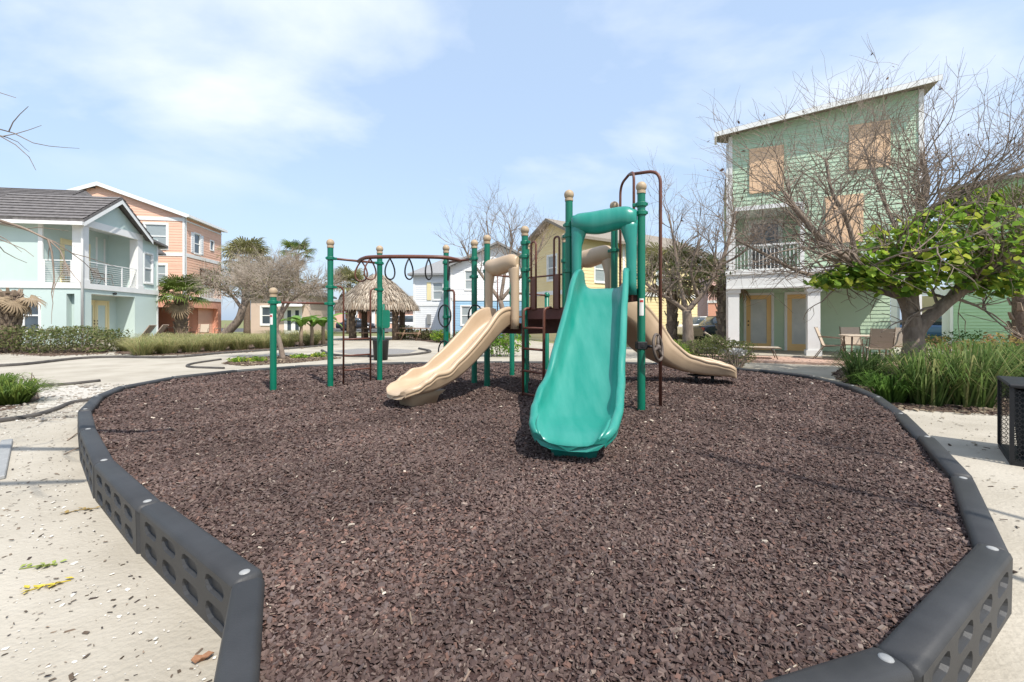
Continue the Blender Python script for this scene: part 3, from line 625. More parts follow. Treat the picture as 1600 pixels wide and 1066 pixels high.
# teal slide
S0 = Vector(((P8[0]+P9[0])/2, (P8[1]+P9[1])/2, 0)); e = Vector((0.44, 3.30, 0)); d = (e-S0); Ld = d.length; d.normalize()
def along(s_, z): q = S0+d*s_; return (q.x, q.y, z)
tp = [along(-0.02, ZC), along(0.16, ZC-0.01), along(0.42, ZC-0.16), along(0.8, ZC-0.47), along(1.2, ZC-0.79), along(1.55, 0.59), along(1.82, 0.475), along(2.02, 0.435), along(Ld-0.06, 0.42)]
ts = slide('slide', tp, 0.285, 'teal', [(0, .22), (.12, .26), (.3, .21), (.62, .19), (.74, .15), (.84, .185), (.93, .13), (1, .07)], [(0, .86), (.25, .93), (.65, 1.0), (.8, 1.06), (.93, 1.08), (1, 1.0)])
ts['label'] = 'wide teal slide'
aT = math.atan2(P9[1]-P8[1], P9[0]-P8[0])
hc = S0+d*0.07
hood(ts, (hc.x, hc.y), aT, ZC+0.02, ZC+0.20, 2.57, 0.385, 'teal', 0.135)
# left tan slide
S0 = Vector(((P6[0]+P7[0])/2, (P6[1]+P7[1])/2, 0)); e = Vector((-1.36, 5.36, 0)); d = (e-S0); Ld = d.length; d.normalize()
tp = [along(-0.02, ZA), along(0.14, ZA-0.01), along(0.36, ZA-0.15), along(0.66, ZA-0.40), along(0.98, ZA-0.62), along(1.26, 0.46), along(1.46, 0.415), along(Ld-0.07, 0.40)]
tl = slide('slide', tp, 0.25, 'tan', [(0, .22), (.12, .26), (.3, .21), (.62, .19), (.74, .15), (.84, .185), (.93, .13), (1, .07)], [(0, .86), (.25, .93), (.65, 1.0), (.8, 1.05), (.93, 1.06), (1, .98)])
tl['label'] = 'straight tan slide under the low hood'
hc = S0+d*0.07
hood(tl, (hc.x, hc.y), math.atan2(P7[1]-P6[1], P7[0]-P6[0]), ZA+0.02, ZA+0.2, 2.18, 0.36, 'tan', 0.125)
# right tan curved slide
tp = [(1.08, 6.37, ZB), (1.38, 6.60, ZB-0.03), (1.72, 6.88, 1.20), (2.02, 7.12, 0.93), (2.32, 7.30, 0.68), (2.68, 7.38, 0.50), (3.05, 7.37, 0.42), (3.48, 7.28, 0.39)]
tr = slide('slide', tp, 0.27, 'tan', [(0, .26), (.12, .34), (.4, .36), (.62, .30), (.8, .24), (.93, .20), (1, .16)], [(0, .86), (.25, .95), (1, 1)], foot=False)
tr['label'] = 'curved tan slide bending off to the side'
hood(tr, (1.10+0.07, 6.39+0.06), math.atan2(P10[1]-P11[1], P10[0]-P11[0]), ZB+0.02, ZB+0.2, 2.30, 0.37, 'tan', 0.13)
for fx in (3.05, 3.32):
    mb = MB(); mb.tube([(fx, 7.30, MULCH-0.04), (fx, 7.32, 0.36)], 0.028, 10); pbuild(mb, 'slide_leg', 'dark', tr)
mb = MB(); mb.box(2.95, 3.42, 7.2, 7.44, 0.325, 0.345); pbuild(mb, 'slide_bracket', 'dark', tr)
# chin bar, overhead beam with hand loops
def v3(p, z): return Vector((p[0], p[1], z))
mb = MB(); mb.tube([v3(P1, 1.51), v3(P2, 1.51)], 0.017, 10); pbuild(mb, 'chin_bar', 'brown')
for a, b in ((P2, P3), (P4, P5)):
    mb = MB(); mb.tube([v3(a, 2.24), v3(b, 2.24)], 0.019, 10); pbuild(mb, 'cross_bar', 'brown')
bpath = spline([(-2.58, 7.42, 2.235), (-2.42, 7.17, 2.245), (-2.22, 7.03, 2.25), (-1.65, 6.98, 2.25), (-1.12, 7.06, 2.25), (-0.92, 7.25, 2.24), (-0.87, 7.40, 2.235)], 6)
mb = MB(); mb.tube(bpath, 0.031, 12); beam = pbuild(mb, 'overhead_beam', 'brown')
def on_beam(t):
    L = [0]
    for i in range(1, len(bpath)): L.append(L[-1]+(bpath[i]-bpath[i-1]).length)
    s_ = t*L[-1]
    for i in range(1, len(bpath)):
        if s_ <= L[i]:
            k = (s_-L[i-1])/(L[i]-L[i-1]); return bpath[i-1].lerp(bpath[i], k), (bpath[i]-bpath[i-1]).normalized()
for t in (0.10, 0.24, 0.40, 0.545, 0.69, 0.84):
    p, tg = on_beam(t); n_ = (Vector((-tg.y, tg.x, 0)).normalized()*0.86+tg*0.5).normalized(); q = []
    for k in range(24):
        a = 2*PI*k/24; r_ = 0.125*math.sin(a)*(math.sin(a/2)**0.9); q.append(p+n_*r_+Vector((0, 0, -0.03-0.165*(1-math.cos(a)))))
    mb = MB(); mb.tube(q, 0.0125, 7, closed=True); pbuild(mb, 'hand_loop', 'dark' if t > 0.3 else 'brown', beam)
# ladder under the overhead
A, B = Vector((*P2, 0)), Vector((*P3, 0)); la, lb = A.lerp(B, 0.25), A.lerp(B, 0.80)
mb = MB()
mb.tube(fillet([A+Vector((0, 0, 1.80)), la+Vector((0, 0, 1.79)), la+Vector((0, 0, MULCH-0.05))], 0.09), 0.016, 9)
mb.tube(fillet([B+Vector((0, 0, 1.80)), lb+Vector((0, 0, 1.79)), lb+Vector((0, 0, MULCH-0.05))], 0.09), 0.016, 9)
lad = pbuild(mb, 'access_ladder', 'brown')
for z in (0.42, 0.66, 0.93):
    mb = MB(); mb.tube([la+Vector((0, 0, z)), lb+Vector((0, 0, z))], 0.014, 8); pbuild(mb, 'rung', 'brown', lad)
# loop climber between P4 and P5
A, B = Vector((*P4, 0)), Vector((*P5, 0)); lc = A.lerp(B, 0.30)
mb = MB(); mb.tube(fillet([A+Vector((0, 0, 1.76)), lc+Vector((0, 0, 1.75)), lc+Vector((0, 0, MULCH-0.05))], 0.06), 0.019, 9); lp = pbuild(mb, 'loop_climber', 'brown')
for (cx, cz, side) in ((A.x, 1.32, 1), (A.x, 0.70, 1), (B.x, 1.30, -1)):
    base_ = A if side > 0 else B; dd = (B-A).normalized(); q = []
    for k in range(20):
        a = 2*PI*k/20; q.append(base_-dd*0.03*side+dd*(0.17*math.cos(a))+Vector((0, 0, cz+0.19*math.sin(a)))+Vector((0.0, -0.05, 0)))
    mb = MB(); mb.tube(q, 0.0125, 7, closed=True); pbuild(mb, 'loop_rung', 'dark', lp)
# front ladder up to the middle deck with handholds
A, B = Vector((*P7, 0)), Vector((*P8, 0)); dd = (B-A).normalized(); out = Vector((-dd.y, dd.x, 0)); out = out if out.y < 0 else -out
mb = MB()
for f in (0.14, 0.62):
    q = A+dd*f*0.88
    mb.tube(fillet([q+Vector((0, 0, ZB+0.0)), q+out*0.12+Vector((0, 0, ZB-0.01)), q+out*0.13+Vector((0, 0, MULCH-0.05))], 0.10), 0.019, 9)
fl_ = pbuild(mb, 'front_ladder', 'brown')
for z in (MULCH+0.05, 0.56, 0.86, 1.14):
    mb = MB(); mb.tube([A+dd*0.14*0.88+out*0.13+Vector((0, 0, z)), A+dd*0.62*0.88+out*0.13+Vector((0, 0, z))], 0.016, 8); pbuild(mb, 'rung', 'brown', fl_)
for f, sg in ((0.16, 1), (0.80, -1)):
    q = A+dd*0.88*f; q2 = q+dd*0.10*sg
    mb = MB(); mb.tube(fillet([q+Vector((0, 0, ZB)), q+Vector((0, 0, 2.32)), q2+Vector((0, 0, 2.32)), q2+Vector((0, 0, ZB))], 0.05), 0.014, 8)
    mb.bbox(-0.05, 0.05, -0.008, 0.008, ZB-0.02, ZB+0.42, 0.004, Matrix.Translation(q.lerp(q2, 0.5)) @ Matrix.Rotation(math.atan2(dd.y, dd.x), 4, 'Z'))
    pbuild(mb, 'handhold', 'brown')
# barrier rails on the back edges of the decks
for a, b, z0, z1 in ((P11, P12, ZA, 1.95), (P12, P6, ZA, 1.95)):
    A_, B_ = Vector((*a, 0)), Vector((*b, 0)); mb = MB()
    for z in (z0+0.10, z1): mb.tube([A_+Vector((0, 0, z)), B_+Vector((0, 0, z))], 0.014, 7)
    for k in (1, 3): q = A_.lerp(B_, k/4); mb.tube([q+Vector((0, 0, z0+0.10)), q+Vector((0, 0, z1))], 0.009, 6)
    pbuild(mb, 'barrier', 'brown')
# fire pole
J = Vector((1.49, 5.62, 3.10)); Bq = Vector((1.805, 5.37, 0))
mb = MB(); mb.tube(fillet([J, Bq+Vector((0, 0, 3.07)), Bq+Vector((0, 0, MULCH-0.06))], 0.16, 7), 0.020, 10)
for q in (Vector((1.455, 5.93, 0)), Vector((1.485, 5.38, 0))):
    mb.tube(fillet([q+Vector((0, 0, ZC-0.02)), q+Vector((0, 0, 3.06)), J+Vector((0, 0, 0.0))], 0.17, 7), 0.017, 9)
    q2 = q+Vector((-0.06, 0.0, 0)); mb.tube(fillet([q+Vector((0, 0, ZC+0.3)), q+Vector((0, 0, ZC+0.02)), q2+Vector((0, 0, ZC+0.02))], 0.05), 0.017, 8)
pbuild(mb, 'fire_pole', 'brown')
# steering wheel on a bracket
wc = PX(1028, 543, 5.12); pc = Vector((*P9, wc.z+0.02))
mb = MB(); dirw = (wc-pc).normalized(); mb.tube([pc+dirw*PR, wc-dirw*0.03], 0.016, 8); collar(mb, P9, pc.z); mb.bbox(-0.06, 0.06, -0.055, 0.055, -0.045, 0.045, 0.008, Matrix.Translation(pc)); br = pbuild(mb, 'wheel_bracket', 'dark')
ax = Vector((0.80, -0.58, 0.12)).normalized(); u_ = ax.orthogonal().normalized(); v_ = ax.cross(u_)
mb = MB(); mb.tube([wc+(u_*math.cos(2*PI*k/28)+v_*math.sin(2*PI*k/28))*0.152 for k in range(28)], 0.0165, 8, closed=True)
for k in range(3):
    a = 2*PI*k/3+0.5; e_ = u_*math.cos(a)+v_*math.sin(a); mb.tube([wc, wc+e_*0.15], [0.022, 0.014], 7)
mb.sphere(wc, 0.036, 12, 8); pbuild(mb, 'steering_wheel', 'wheelgrey', br)
# small separate chin-up frame behind
ch = thing('chin_up_frame', 'low chin-up bar between two short green posts behind the play decks', 'chin-up bar', (0.36, 8.6, MULCH))
off = Vector((-0.36, -8.6, -MULCH))
ca, cb_ = (0.0, 8.2), (0.71, 9.0)
for c, top in ((ca, 2.0), (cb_, 1.80)):
    mb = MB(); mb.lathe([(PR, MULCH-0.05), (PR, top), (0.001, top+0.02)], 14, (c[0], c[1], 0)); mb.v = [tuple(Vector(v)+off) for v in mb.v]; o = mb.build('post', M['green'], ch)
    mb = MB(); collar(mb, c, 1.75 if top < 1.9 else 1.75); mb.v = [tuple(Vector(v)+off) for v in mb.v]; mb.build('clamp', M['green'], o)
mb = MB(); mb.tube([v3(ca, 1.75), v3(cb_, 1.75)], 0.018, 8); mb.v = [tuple(Vector(v)+off) for v in mb.v]; mb.build('bar', M['brown'], ch)
# ------------------------------------------------------------------ houses
class House:
    """local frame: x along the front (left to right seen from outside), y into the house, z up"""
    def __init__(s, name, label, org, deg, cat='house'):
        s.root = thing(name, label, cat, (org[0], org[1], 0), math.radians(deg))
    def part(s, name, mb, m, parent=None): return mb.build(name, M[m] if isinstance(m, str) else m, parent or s.root)
    def box(s, name, b, m, parent=None, bev=0.0):
        mb = MB(); mb.bbox(*b, bev) if bev else mb.box(*b); return s.part(name, mb, m, parent)
    def wall(s, A, B, z0, z1, m, course=0.15, holes=(), top=None, name='wall', lap=0.018):
        """wall from A to B (local xy), outward on the right-hand side of A->B; holes (s0,s1,z0,z1); top(s)->z"""
        A = Vector((*A, 0)); B = Vector((*B, 0)); L = (B-A).length; d = (B-A)/L; n = Vector((d.y, -d.x, 0)); mb = MB()
        zs = {z0, z1}
        zmax = z1
        if course:
            z = z0
            while z < zmax-1e-6: zs.add(round(z, 4)); z += course
        for h in holes: zs.add(h[2]); zs.add(h[3])
        zs = sorted(z for z in zs if z0-1e-6 <= z <= zmax+1e-6)
        def P(sv, off, z): return A+d*sv+n*off+Vector((0, 0, z))
        for a, b in zip(zs, zs[1:]):
            if b-a < 1e-4: continue
            mid = (a+b)/2; iv = [(0.0, L)]
            if top: iv = top(mid)
            for h in holes:
                if h[2] < mid < h[3]:
                    nv = []
                    for (p, q) in iv:
                        if h[1] <= p or h[0] >= q: nv.append((p, q))
                        else:
                            if h[0] > p: nv.append((p, h[0]))
                            if h[1] < q: nv.append((h[1], q))
                    iv = nv
            k = lap if course else 0.0
            for (p, q) in iv:
                if q-p < 1e-3: continue
                gp = min(0.010, (b-a)*0.3) if k else 0.0
                mb.quad(P(p, k, a+gp), P(q, k, a+gp), P(q, 0.003, b+gp), P(p, 0.003, b+gp))
                if k: mb.quad(P(p, -0.03, a+gp), P(q, -0.03, a+gp), P(q, k, a+gp), P(p, k, a+gp)); mb.quad(P(p, -0.03, a-0.02), P(q, -0.03, a-0.02), P(q, -0.03, a+gp), P(p, -0.03, a+gp)) 
        return s.part(name, mb, m)
    def window(s, A, d, sv, z0, wd, ht, pane='glass', trim='white', sash=True, tw=0.09, parent=None, shutter=None):
        """window centred at distance sv along wall starting at A with direction d (local); opening wd x ht from z0"""
        A = Vector((*A, 0)); d = Vector((*d, 0)).normalized(); n = Vector((d.y, -d.x, 0))
        Mx = Matrix((( d.x, n.x, 0, (A+d*sv).x), (d.y, n.y, 0, (A+d*sv).y), (0, 0, 1, z0), (0, 0, 0, 1)))
        h = wd/2; mb = MB()
        for b in ((-h-tw, -h, 0, 0.035, -tw, ht+tw), (h, h+tw, 0, 0.035, -tw, ht+tw), (-h, h, 0, 0.035, ht, ht+tw), (-h-0.02, h+0.02, 0, 0.06, -tw, 0)): mb.box(*b[:2], -0.05+b[2], b[3], *b[4:], Mx)
        f = s.part('window', mb, trim, parent)
        mb = MB(); mb.quad(*[Mx @ Vector(p) for p in ((-h, -0.04, 0), (h, -0.04, 0), (h, -0.04, ht), (-h, -0.04, ht))]); s.part('pane', mb, pane, f)
        if sash:
            mb = MB()
            for b in ((-h, h, -0.04, -0.005, ht*0.48, ht*0.53), (-h, -h+0.04, -0.04, -0.012, 0, ht), (h-0.04, h, -0.04, -0.012, 0, ht), (-h, h, -0.04, -0.012, 0, 0.045), (-h, h, -0.04, -0.012, ht-0.04, ht)): mb.box(*b, Mx)
            s.part('sash', mb, trim, f)
        if shutter:
            for sg in (-1, 1):
                mb = MB(); x0 = sg*(h+tw+0.02); x1 = x0+sg*0.36; mb.box(min(x0, x1), max(x0, x1), 0.0, 0.04, -0.03, ht+0.03, Mx)
                for k in range(9): zz = 0.06+k*(ht-0.1)/9; mb.box(min(x0, x1)+0.05, max(x0, x1)-0.05, 0.04, 0.052, zz, zz+(ht-0.1)/18, Mx)
                s.part('shutter', mb, shutter, f)
        return f
    def door(s, A, d, sv, z0, wd, ht, m, trim='white', glass='blind', handle=1, parent=None):
        A = Vector((*A, 0)); d = Vector((*d, 0)).normalized(); n = Vector((d.y, -d.x, 0))
        Mx = Matrix(((d.x, n.x, 0, (A+d*sv).x), (d.y, n.y, 0, (A+d*sv).y), (0, 0, 1, z0), (0, 0, 0, 1)))
        h = wd/2; mb = MB()
        st = 0.15
        for b in ((-h, -h+st, -0.03, 0.02, 0, ht), (h-st, h, -0.03, 0.02, 0, ht), (-h+st, h-st, -0.03, 0.02, 0, 0.25), (-h+st, h-st, -0.03, 0.02, ht-0.16, ht)): mb.box(*b, Mx)
        dr = s.part('door', mb, m, parent)
        mb = MB(); mb.box(-h+st, h-st, -0.02, -0.002, 0.25, ht-0.16, Mx); s.part('glass', mb, glass, dr)
        mb = MB(); t = 0.09
        for b in ((-h-t, -h-0.003, -0.03, 0.045, 0, ht+t), (h+0.003, h+t, -0.03, 0.045, 0, ht+t), (-h-0.003, h+0.003, -0.03, 0.045, ht+0.003, ht+t)): mb.box(*b, Mx)
        s.part('door_frame', mb, trim, dr)
        mb = MB()
        for zz in (0.95, 1.10):
            mb.tube([Mx @ Vector((handle*(h-0.07), 0.0, zz)), Mx @ Vector((handle*(h-0.07), 0.06, zz))], 0.028, 8)
        s.part('handle', mb, 'dark', dr)
        return dr
def gable_top(L, eave, apex, slope):
    def f(z):
        if z <= eave: return [(0.0, L)]
        k = (z-eave)/slope; return [(k, L-k)] if 2*k < L else []
    return f
def roof_slab(mb, a, b, c, d, th=0.14):
    """sloped slab; a,b along the eave, c,d along the ridge"""
    a, b, c, d = map(Vector, (a, b, c, d)); e = Vector((0, 0, -th))
    mb.add([a, b, c, d, a+e, b+e, c+e, d+e], [(0, 1, 2, 3), (7, 6, 5, 4), (0, 4, 5, 1), (1, 5, 6, 2), (2, 6, 7, 3), (3, 7, 4, 0)])
def tiles(mb, a, b, c, d, rows, th=0.045):
    """stepped tile courses on the slope a,b (eave) to d,c (ridge)"""
    a, b, c, d = map(Vector, (a, b, c, d))
    nn = (b-a).cross(d-a).normalized()
    if nn.z < 0: nn = -nn
    for i in range(rows):
        t0, t1 = i/rows, (i+1)/rows+0.25/rows; t1 = min(t1, 1)
        p, q, r, s_ = a.lerp(d, t0), b.lerp(c, t0), b.lerp(c, t1), a.lerp(d, t1)
        mb.add([p+nn*th*1.4, q+nn*th*1.4, r+nn*0.008, s_+nn*0.008, p, q], [(0, 1, 2, 3), (4, 5, 1, 0)])

# ---- mint green three-storey house with boarded windows (right)
g = House('green_house', 'tall mint green house with plywood boarded windows and a porch with honey coloured doors', (7.5, 15.16), -24.5)
W, DP, PD = 5.05, 9.0, 2.5
def gtop(x): return 7.55+0.105*x                 # single slope rising to the right
rt = lambda z: [(0.0, W)] if z <= 7.62 else [(min(W, (z-7.62)/0.105), W)]
gw = [(0.62, 1.52, 5.55, 6.95), (3.36, 4.28, 5.95, 7.25), (2.75, 3.62, 3.72, 5.10), (0.15, 2.02, 2.86, 4.95)]
g.wall((0, 0), (W, 0), 2.45, 8.06, 'gsiding', 0.135, gw, rt)
g.wall((0, DP), (0, 0), 0.1, 7.5, 'gsiding', 0.135)
g.wall((W, 0), (W, DP), 2.45, 8.0, 'gsiding', 0.135)
g.wall((W, PD), (W, DP), 0.1, 2.45, 'gsiding', 0.135)
g.wall((W, DP), (0, DP), 0.1, 7.5, 'gsiding', 0)
gd = [(0.62, 1.48, 0.1, 2.24), (1.98, 2.84, 0.1, 2.24)]
g.wall((0, PD), (W, PD), 0.1, 2.5, 'gsiding', 0.135, gd)
for sv in (1.05, 2.41): g.door((0, PD), (1, 0), sv, 0.1, 0.84, 2.10, 'dooro', glass='frost', handle=-1 if sv < 2 else 1)
g.box('porch_ceiling', (0, W, 0.02, PD, 2.43, 2.449), 'white')
mb = MB(); mb.box(-0.12, W+0.06, -0.10, 0.02, 2.32, 2.80); mb.box(-0.16, W+0.08, -0.15, 0.03, 2.78, 2.90); mb.box(-0.14, W+0.07, -0.12, 0.03, 2.30, 2.36); g.part('porch_beam', mb, 'white')
for x in (0.10, 2.40, 4.90):
    mb = MB(); mb.box(x-0.17, x+0.17, -0.02, 0.32, 0.1, 2.31); mb.box(x-0.21, x+0.21, -0.06, 0.36, 0.1, 0.28); mb.box(x-0.21, x+0.21, -0.06, 0.36, 2.16, 2.305)
    g.part('column', mb, 'white')
for (a, b, c, d_) in gw[:3]:
    mb = MB(); mb.box(a-0.05, b+0.05, -0.05, -0.022, c-0.05, d_+0.05); g.part('plywood_board', mb, 'ply')
# recessed balcony
bx0, bx1, bz0, bz1 = gw[3]
g.wall((bx0, 1.3), (bx1, 1.3), bz0, bz1, 'gsiding', 0.135, [(0.55, 1.45, bz0+0.1, bz0+1.9)]); g.wall((bx1, 0.02), (bx1, 1.3), bz0, bz1, 'gsiding', 0); g.wall((bx0, 1.3), (bx0, 0.02), bz0, bz1, 'gsiding', 0)
g.wall((bx1, 1.3), (bx1, 0.0), bz0, bz1, 'gsiding', 0)
g.box('balcony_floor', (bx0, bx1, 0.0, 1.3, bz0-0.05, bz0-0.002), 'white'); g.box('balcony_ceiling', (bx0, bx1, 0.0, 1.3, bz1+0.002, bz1+0.05), 'white')
g.window((bx0, 1.3), (1, 0), 1.0, bz0+0.1, 0.9, 1.8)
mb = MB()
for b in ((bx0-0.08, bx0, -0.04, 0.03, bz0, bz1+0.12), (bx1, bx1+0.12, -0.04, 0.03, bz0, bz1+0.12), (bx0, bx1, -0.04, 0.03, bz1, bz1+0.14)): mb.box(*b)
g.part('balcony_trim', mb, 'white')
mb = MB(); mb.box(bx0, bx1, -0.035, 0.005, bz0+0.86, bz0+0.92); mb.box(bx0, bx1, -0.03, 0.0, bz0+0.06, bz0+0.10); rl = g.part('railing', mb, 'white')
bal = None
for k in range(17):
    if bal is None:
        mb = MB(); mb.box(-0.011, 0.011, -0.026, -0.004, bz0+0.10, bz0+0.86); bal = g.part('baluster', mb, 'white', rl); bal.location.x = bx0+0.06
    else:
        o = bal.copy(); COL.objects.link(o); o.location.x = bx0+0.06+k*(bx1-bx0-0.12)/16
for x in (0, W): g.box('corner_board', (x-0.06, x+0.06, -0.045, 0.05, 2.9, gtop(x)-0.03), 'white')
mb = MB(); ov = 0.42
mb.prism([(x_, y_, gtop(x_)+0.03) for x_, y_ in ((-ov, -ov), (W+ov*0.8, -ov), (W+ov*0.8, DP+ov), (-0.04, DP+ov), (-0.04, 0.75), (-ov, 0.35))], (0, 0, 0.09)); rf = g.part('roof', mb, 'roofb')
mb = MB(); roof_slab(mb, (-ov-0.02, -ov-0.03, gtop(-ov)+0.10), (W+ov*0.8, -ov-0.03, gtop(W+ov*0.8)+0.10), (W+ov*0.8, -ov, gtop(W+ov*0.8)+0.10), (-ov-0.02, -ov, gtop(-ov)+0.10), 0.15)
roof_slab(mb, (-ov-0.08, -ov-0.03, gtop(-ov)+0.09), (-ov-0.005, -ov-0.03, gtop(-ov)+0.09), (-ov-0.005, 0.35, gtop(-ov)+0.09), (-ov-0.08, 0.35, gtop(-ov)+0.09), 0.14)
g.part('fascia', mb, 'white', rf)
mb = MB(); mb.tube([(-0.09, 0.04, 7.3), (-0.09, 0.04, 0.2)], 0.045, 8); g.part('downspout', mb, 'white')
mb = MB(); mb.box(-0.4, W+0.5, -0.25, PD+0.05, 0.0, 0.098); pad = g.part('porch_slab', mb, 'concrete')
gm = g.root.matrix_basis
mb = MB(); mb.poly([gm @ Vector(p) for p in ((-2.5, -2.3, 0.05), (6.4, -2.3, 0.05), (6.4, -0.2, 0.05), (-2.5, -0.2, 0.05))]); tag(mb.build('patio', M['paver']), kind='structure')
mb = MB(); mb.poly([gm @ Vector(p) for p in ((-2.5, -2.3, 0.0), (6.4, -2.3, 0.0), (6.4, -2.3, 0.05), (-2.5, -2.3, 0.05))]); tag(mb.build('patio_edge', M['paver']), kind='structure')
# paving bricks of the patio, one object each, in a running bond
bme = None; prn = bpy.data.objects['patio']
nb = 0
for r_ in range(7):
    for c_ in range(18):
        x = -2.35+c_*0.46+(0.23 if r_ % 2 else 0); y = -2.15+r_*0.285
        if bme is None:
            mb = MB(); mb.bbox(-0.222, 0.222, -0.134, 0.134, 0.0, 0.012, 0.004); o = mb.build('brick', M['paver'], prn); bme = o.data
        else:
            o = bpy.data.objects.new('brick', bme); COL.objects.link(o); o.parent = prn
        p = gm @ Vector((x, y, 0.051)); o.location = p; o.rotation_euler = (0, 0, math.radians(-24.5)); o.location.z += random.uniform(-0.002, 0.004); nb += 1

# ---- second green house: only its long side wall is in view
g2 = House('green_house', 'deeper green lap-sided house whose long side wall stands behind the clipped hedge', (20.9+0.452*0.0, 21.0), -63.1)
W2 = 12.0
g2.wall((0, 0), (W2, 0), 0.1, 7.4, 'gsiding2', 0.15, lap=0.035); g2.wall((0, 6), (0, 0), 0.1, 7.4, 'gsiding2', 0.15); g2.wall((W2, 0), (W2, 6), 0.1, 7.4, 'gsiding2', 0); g2.wall((W2, 6), (0, 6), 0.1, 7.4, 'gsiding2', 0)
mb = MB(); roof_slab(mb, (-0.4, -0.4, 7.5), (W2+0.4, -0.4, 7.5), (W2+0.4, 6.4, 8.6), (-0.4, 6.4, 8.6), 0.15); g2.part('roof', mb, 'roofb')
mb = MB(); mb.box(-0.05, 0.07, -0.04, 0.03, 0.1, 7.4); g2.part('corner_board', mb, 'white')
g2.box('electric_box', (3.3, 3.65, -0.16, -0.02, 0.55, 0.95), 'white')
mb = MB(); mb.box(-2.6, -0.1, 0.3, 0.6, 2.5, 2.8)
for x in (-2.5, -0.45): mb.box(x, x+0.28, 0.3, 0.58, 0.0, 2.5)
g2.part('carport_frame', mb, 'white')
g2.wall((-2.6, 4.0), (0, 4.0), 0.0, 2.6, 'yellow', 0.15)

# ---- aqua house (left)
a = House('aqua_house', 'pale aqua two-storey house with gabled balcony porch and dark tile roof', (-19.77, 20.3), 99.0)
GW = 4.05         # porch bay width along the front
SD = 9.0          # length of the side that faces the viewer
FW = 5.45
# front: porch opening below, balcony above
a.wall((0.0, 0), (FW, 0), 0.1, 2.72, 'aqua', 0, [(0.55, 3.55, 0.1, 2.48)])
a.wall((GW, 0.0), (FW, 0.0), 2.72, 5.95, 'aqua', 0, [(0.25, 0.93, 3.35, 4.95)])
a.wall((FW, 0), (FW, 8), 0.1, 5.95, 'aqua', 0)
a.wall((0.55, 0.9), (3.55, 0.9), 0.1, 2.5, 'aqua', 0); a.wall((0.55, 0), (0.55, 0.9), 0.1, 2.5, 'aqua', 0); a.wall((3.55, 0.9), (3.55, 0), 0.1, 2.5, 'aqua', 0)
mb = MB(); mb.box(0.5, 3.6, 0.0, 0.95, 2.485, 2.52); a.part('porch_ceiling', mb, 'white')
a.wall((0, 1.6), (GW, 1.6), 2.95, 5.9, 'aqua', 0); a.wall((GW, 1.6), (GW, 0), 2.95, 5.9, 'aqua', 0)
# side facing the viewer (runs from the back to the corner)
a.wall((0, SD), (0, 1.62), 2.95, 5.95, 'aqua', 0); a.wall((0, SD), (0, 0), 0.1, 2.75, 'aqua', 0, [(SD-2.35, SD-1.70, 0.75, 2.15), (SD-0.62, SD-0.30, 0.1, 2.45)])
mb = MB(); mb.quad((0.3, 0.30, 0.1), (0.3, 0.62, 0.1), (0.3, 0.62, 2.45), (0.3, 0.30, 2.45)); mb.quad((0, 0.62, 0.1), (0.3, 0.62, 0.1), (0.3, 0.62, 2.45), (0, 0.62, 2.45)); mb.quad((0, 0.3, 2.45), (0.3, 0.3, 2.45), (0.3, 0.62, 2.45), (0, 0.62, 2.45)); a.part('recess', mb, 'aqua')
a.window((0, SD), (0, -1), SD-2.02, 0.75, 0.62, 1.4, 'glass')
a.window((GW, 0), (1, 0), 0.59, 3.35, 0.66, 1.6, 'blind')
# white bands, beam, pillars
mb = MB(); mb.box(-0.05, FW+0.04, -0.05, 0.03, 2.70, 2.96); mb.box(-0.05, 0.03, 0.03, SD, 2.70, 2.96); mb.box(-0.02, GW, 0.0, 1.6, 2.80, 2.95); a.part('floor_band', mb, 'white')
mb = MB(); mb.box(-0.06, GW+0.05, -0.05, 0.10, 5.60, 5.93); mb.box(-0.05, 0.10, 0.10, 1.75, 5.62, 5.93); mb.box(0, GW, 0.1, 1.6, 5.88, 5.92); a.part('porch_beam', mb, 'white')
for x in (0.18, GW-0.10):
    mb = MB(); mb.box(x-0.20, x+0.20, -0.02, 0.38, 2.96, 5.60); mb.box(x-0.24, x+0.24, -0.05, 0.42, 2.96, 3.12); a.part('pillar', mb, 'white')
mb = MB(); mb.box(-0.04, 0.03, 1.55, 1.72, 2.96, 5.62); a.part('corner_trim', mb, 'white')
mb = MB(); mb.box(FW-0.06, FW+0.03, -0.03, 0.05, 0.1, 5.9); a.part('corner_board', mb, 'white')
mb = MB(); mb.tube(fillet([(-0.12, -0.28, 5.85), (-0.12, -0.12, 5.6), (-0.10, -0.08, 5.4), (-0.10, -0.08, 0.2)], 0.1), 0.05, 8); a.part('downspout', mb, 'white')
# doors
a.door((0.55, 0.9), (1, 0), 1.12, 0.1, 0.80, 2.05, 'doory', 'doory', 'blind', 1); a.door((0.55, 0.9), (1, 0), 1.96, 0.1, 0.80, 2.05, 'doory', 'doory', 'glass', -1)
a.door((0, 1.6), (1, 0), 1.45, 2.96, 0.78, 2.1, 'doory', 'doory', 'glass', 1); a.door((0, 1.6), (1, 0), 2.27, 2.96, 0.78, 2.1, 'doory', 'doory', 'glass', -1)
mb = MB()
for x in (3.2, 3.75): mb.box(x-0.05, x+0.05, 1.57, 1.60, 2.96, 5.6)
a.part('batten', mb, 'white')
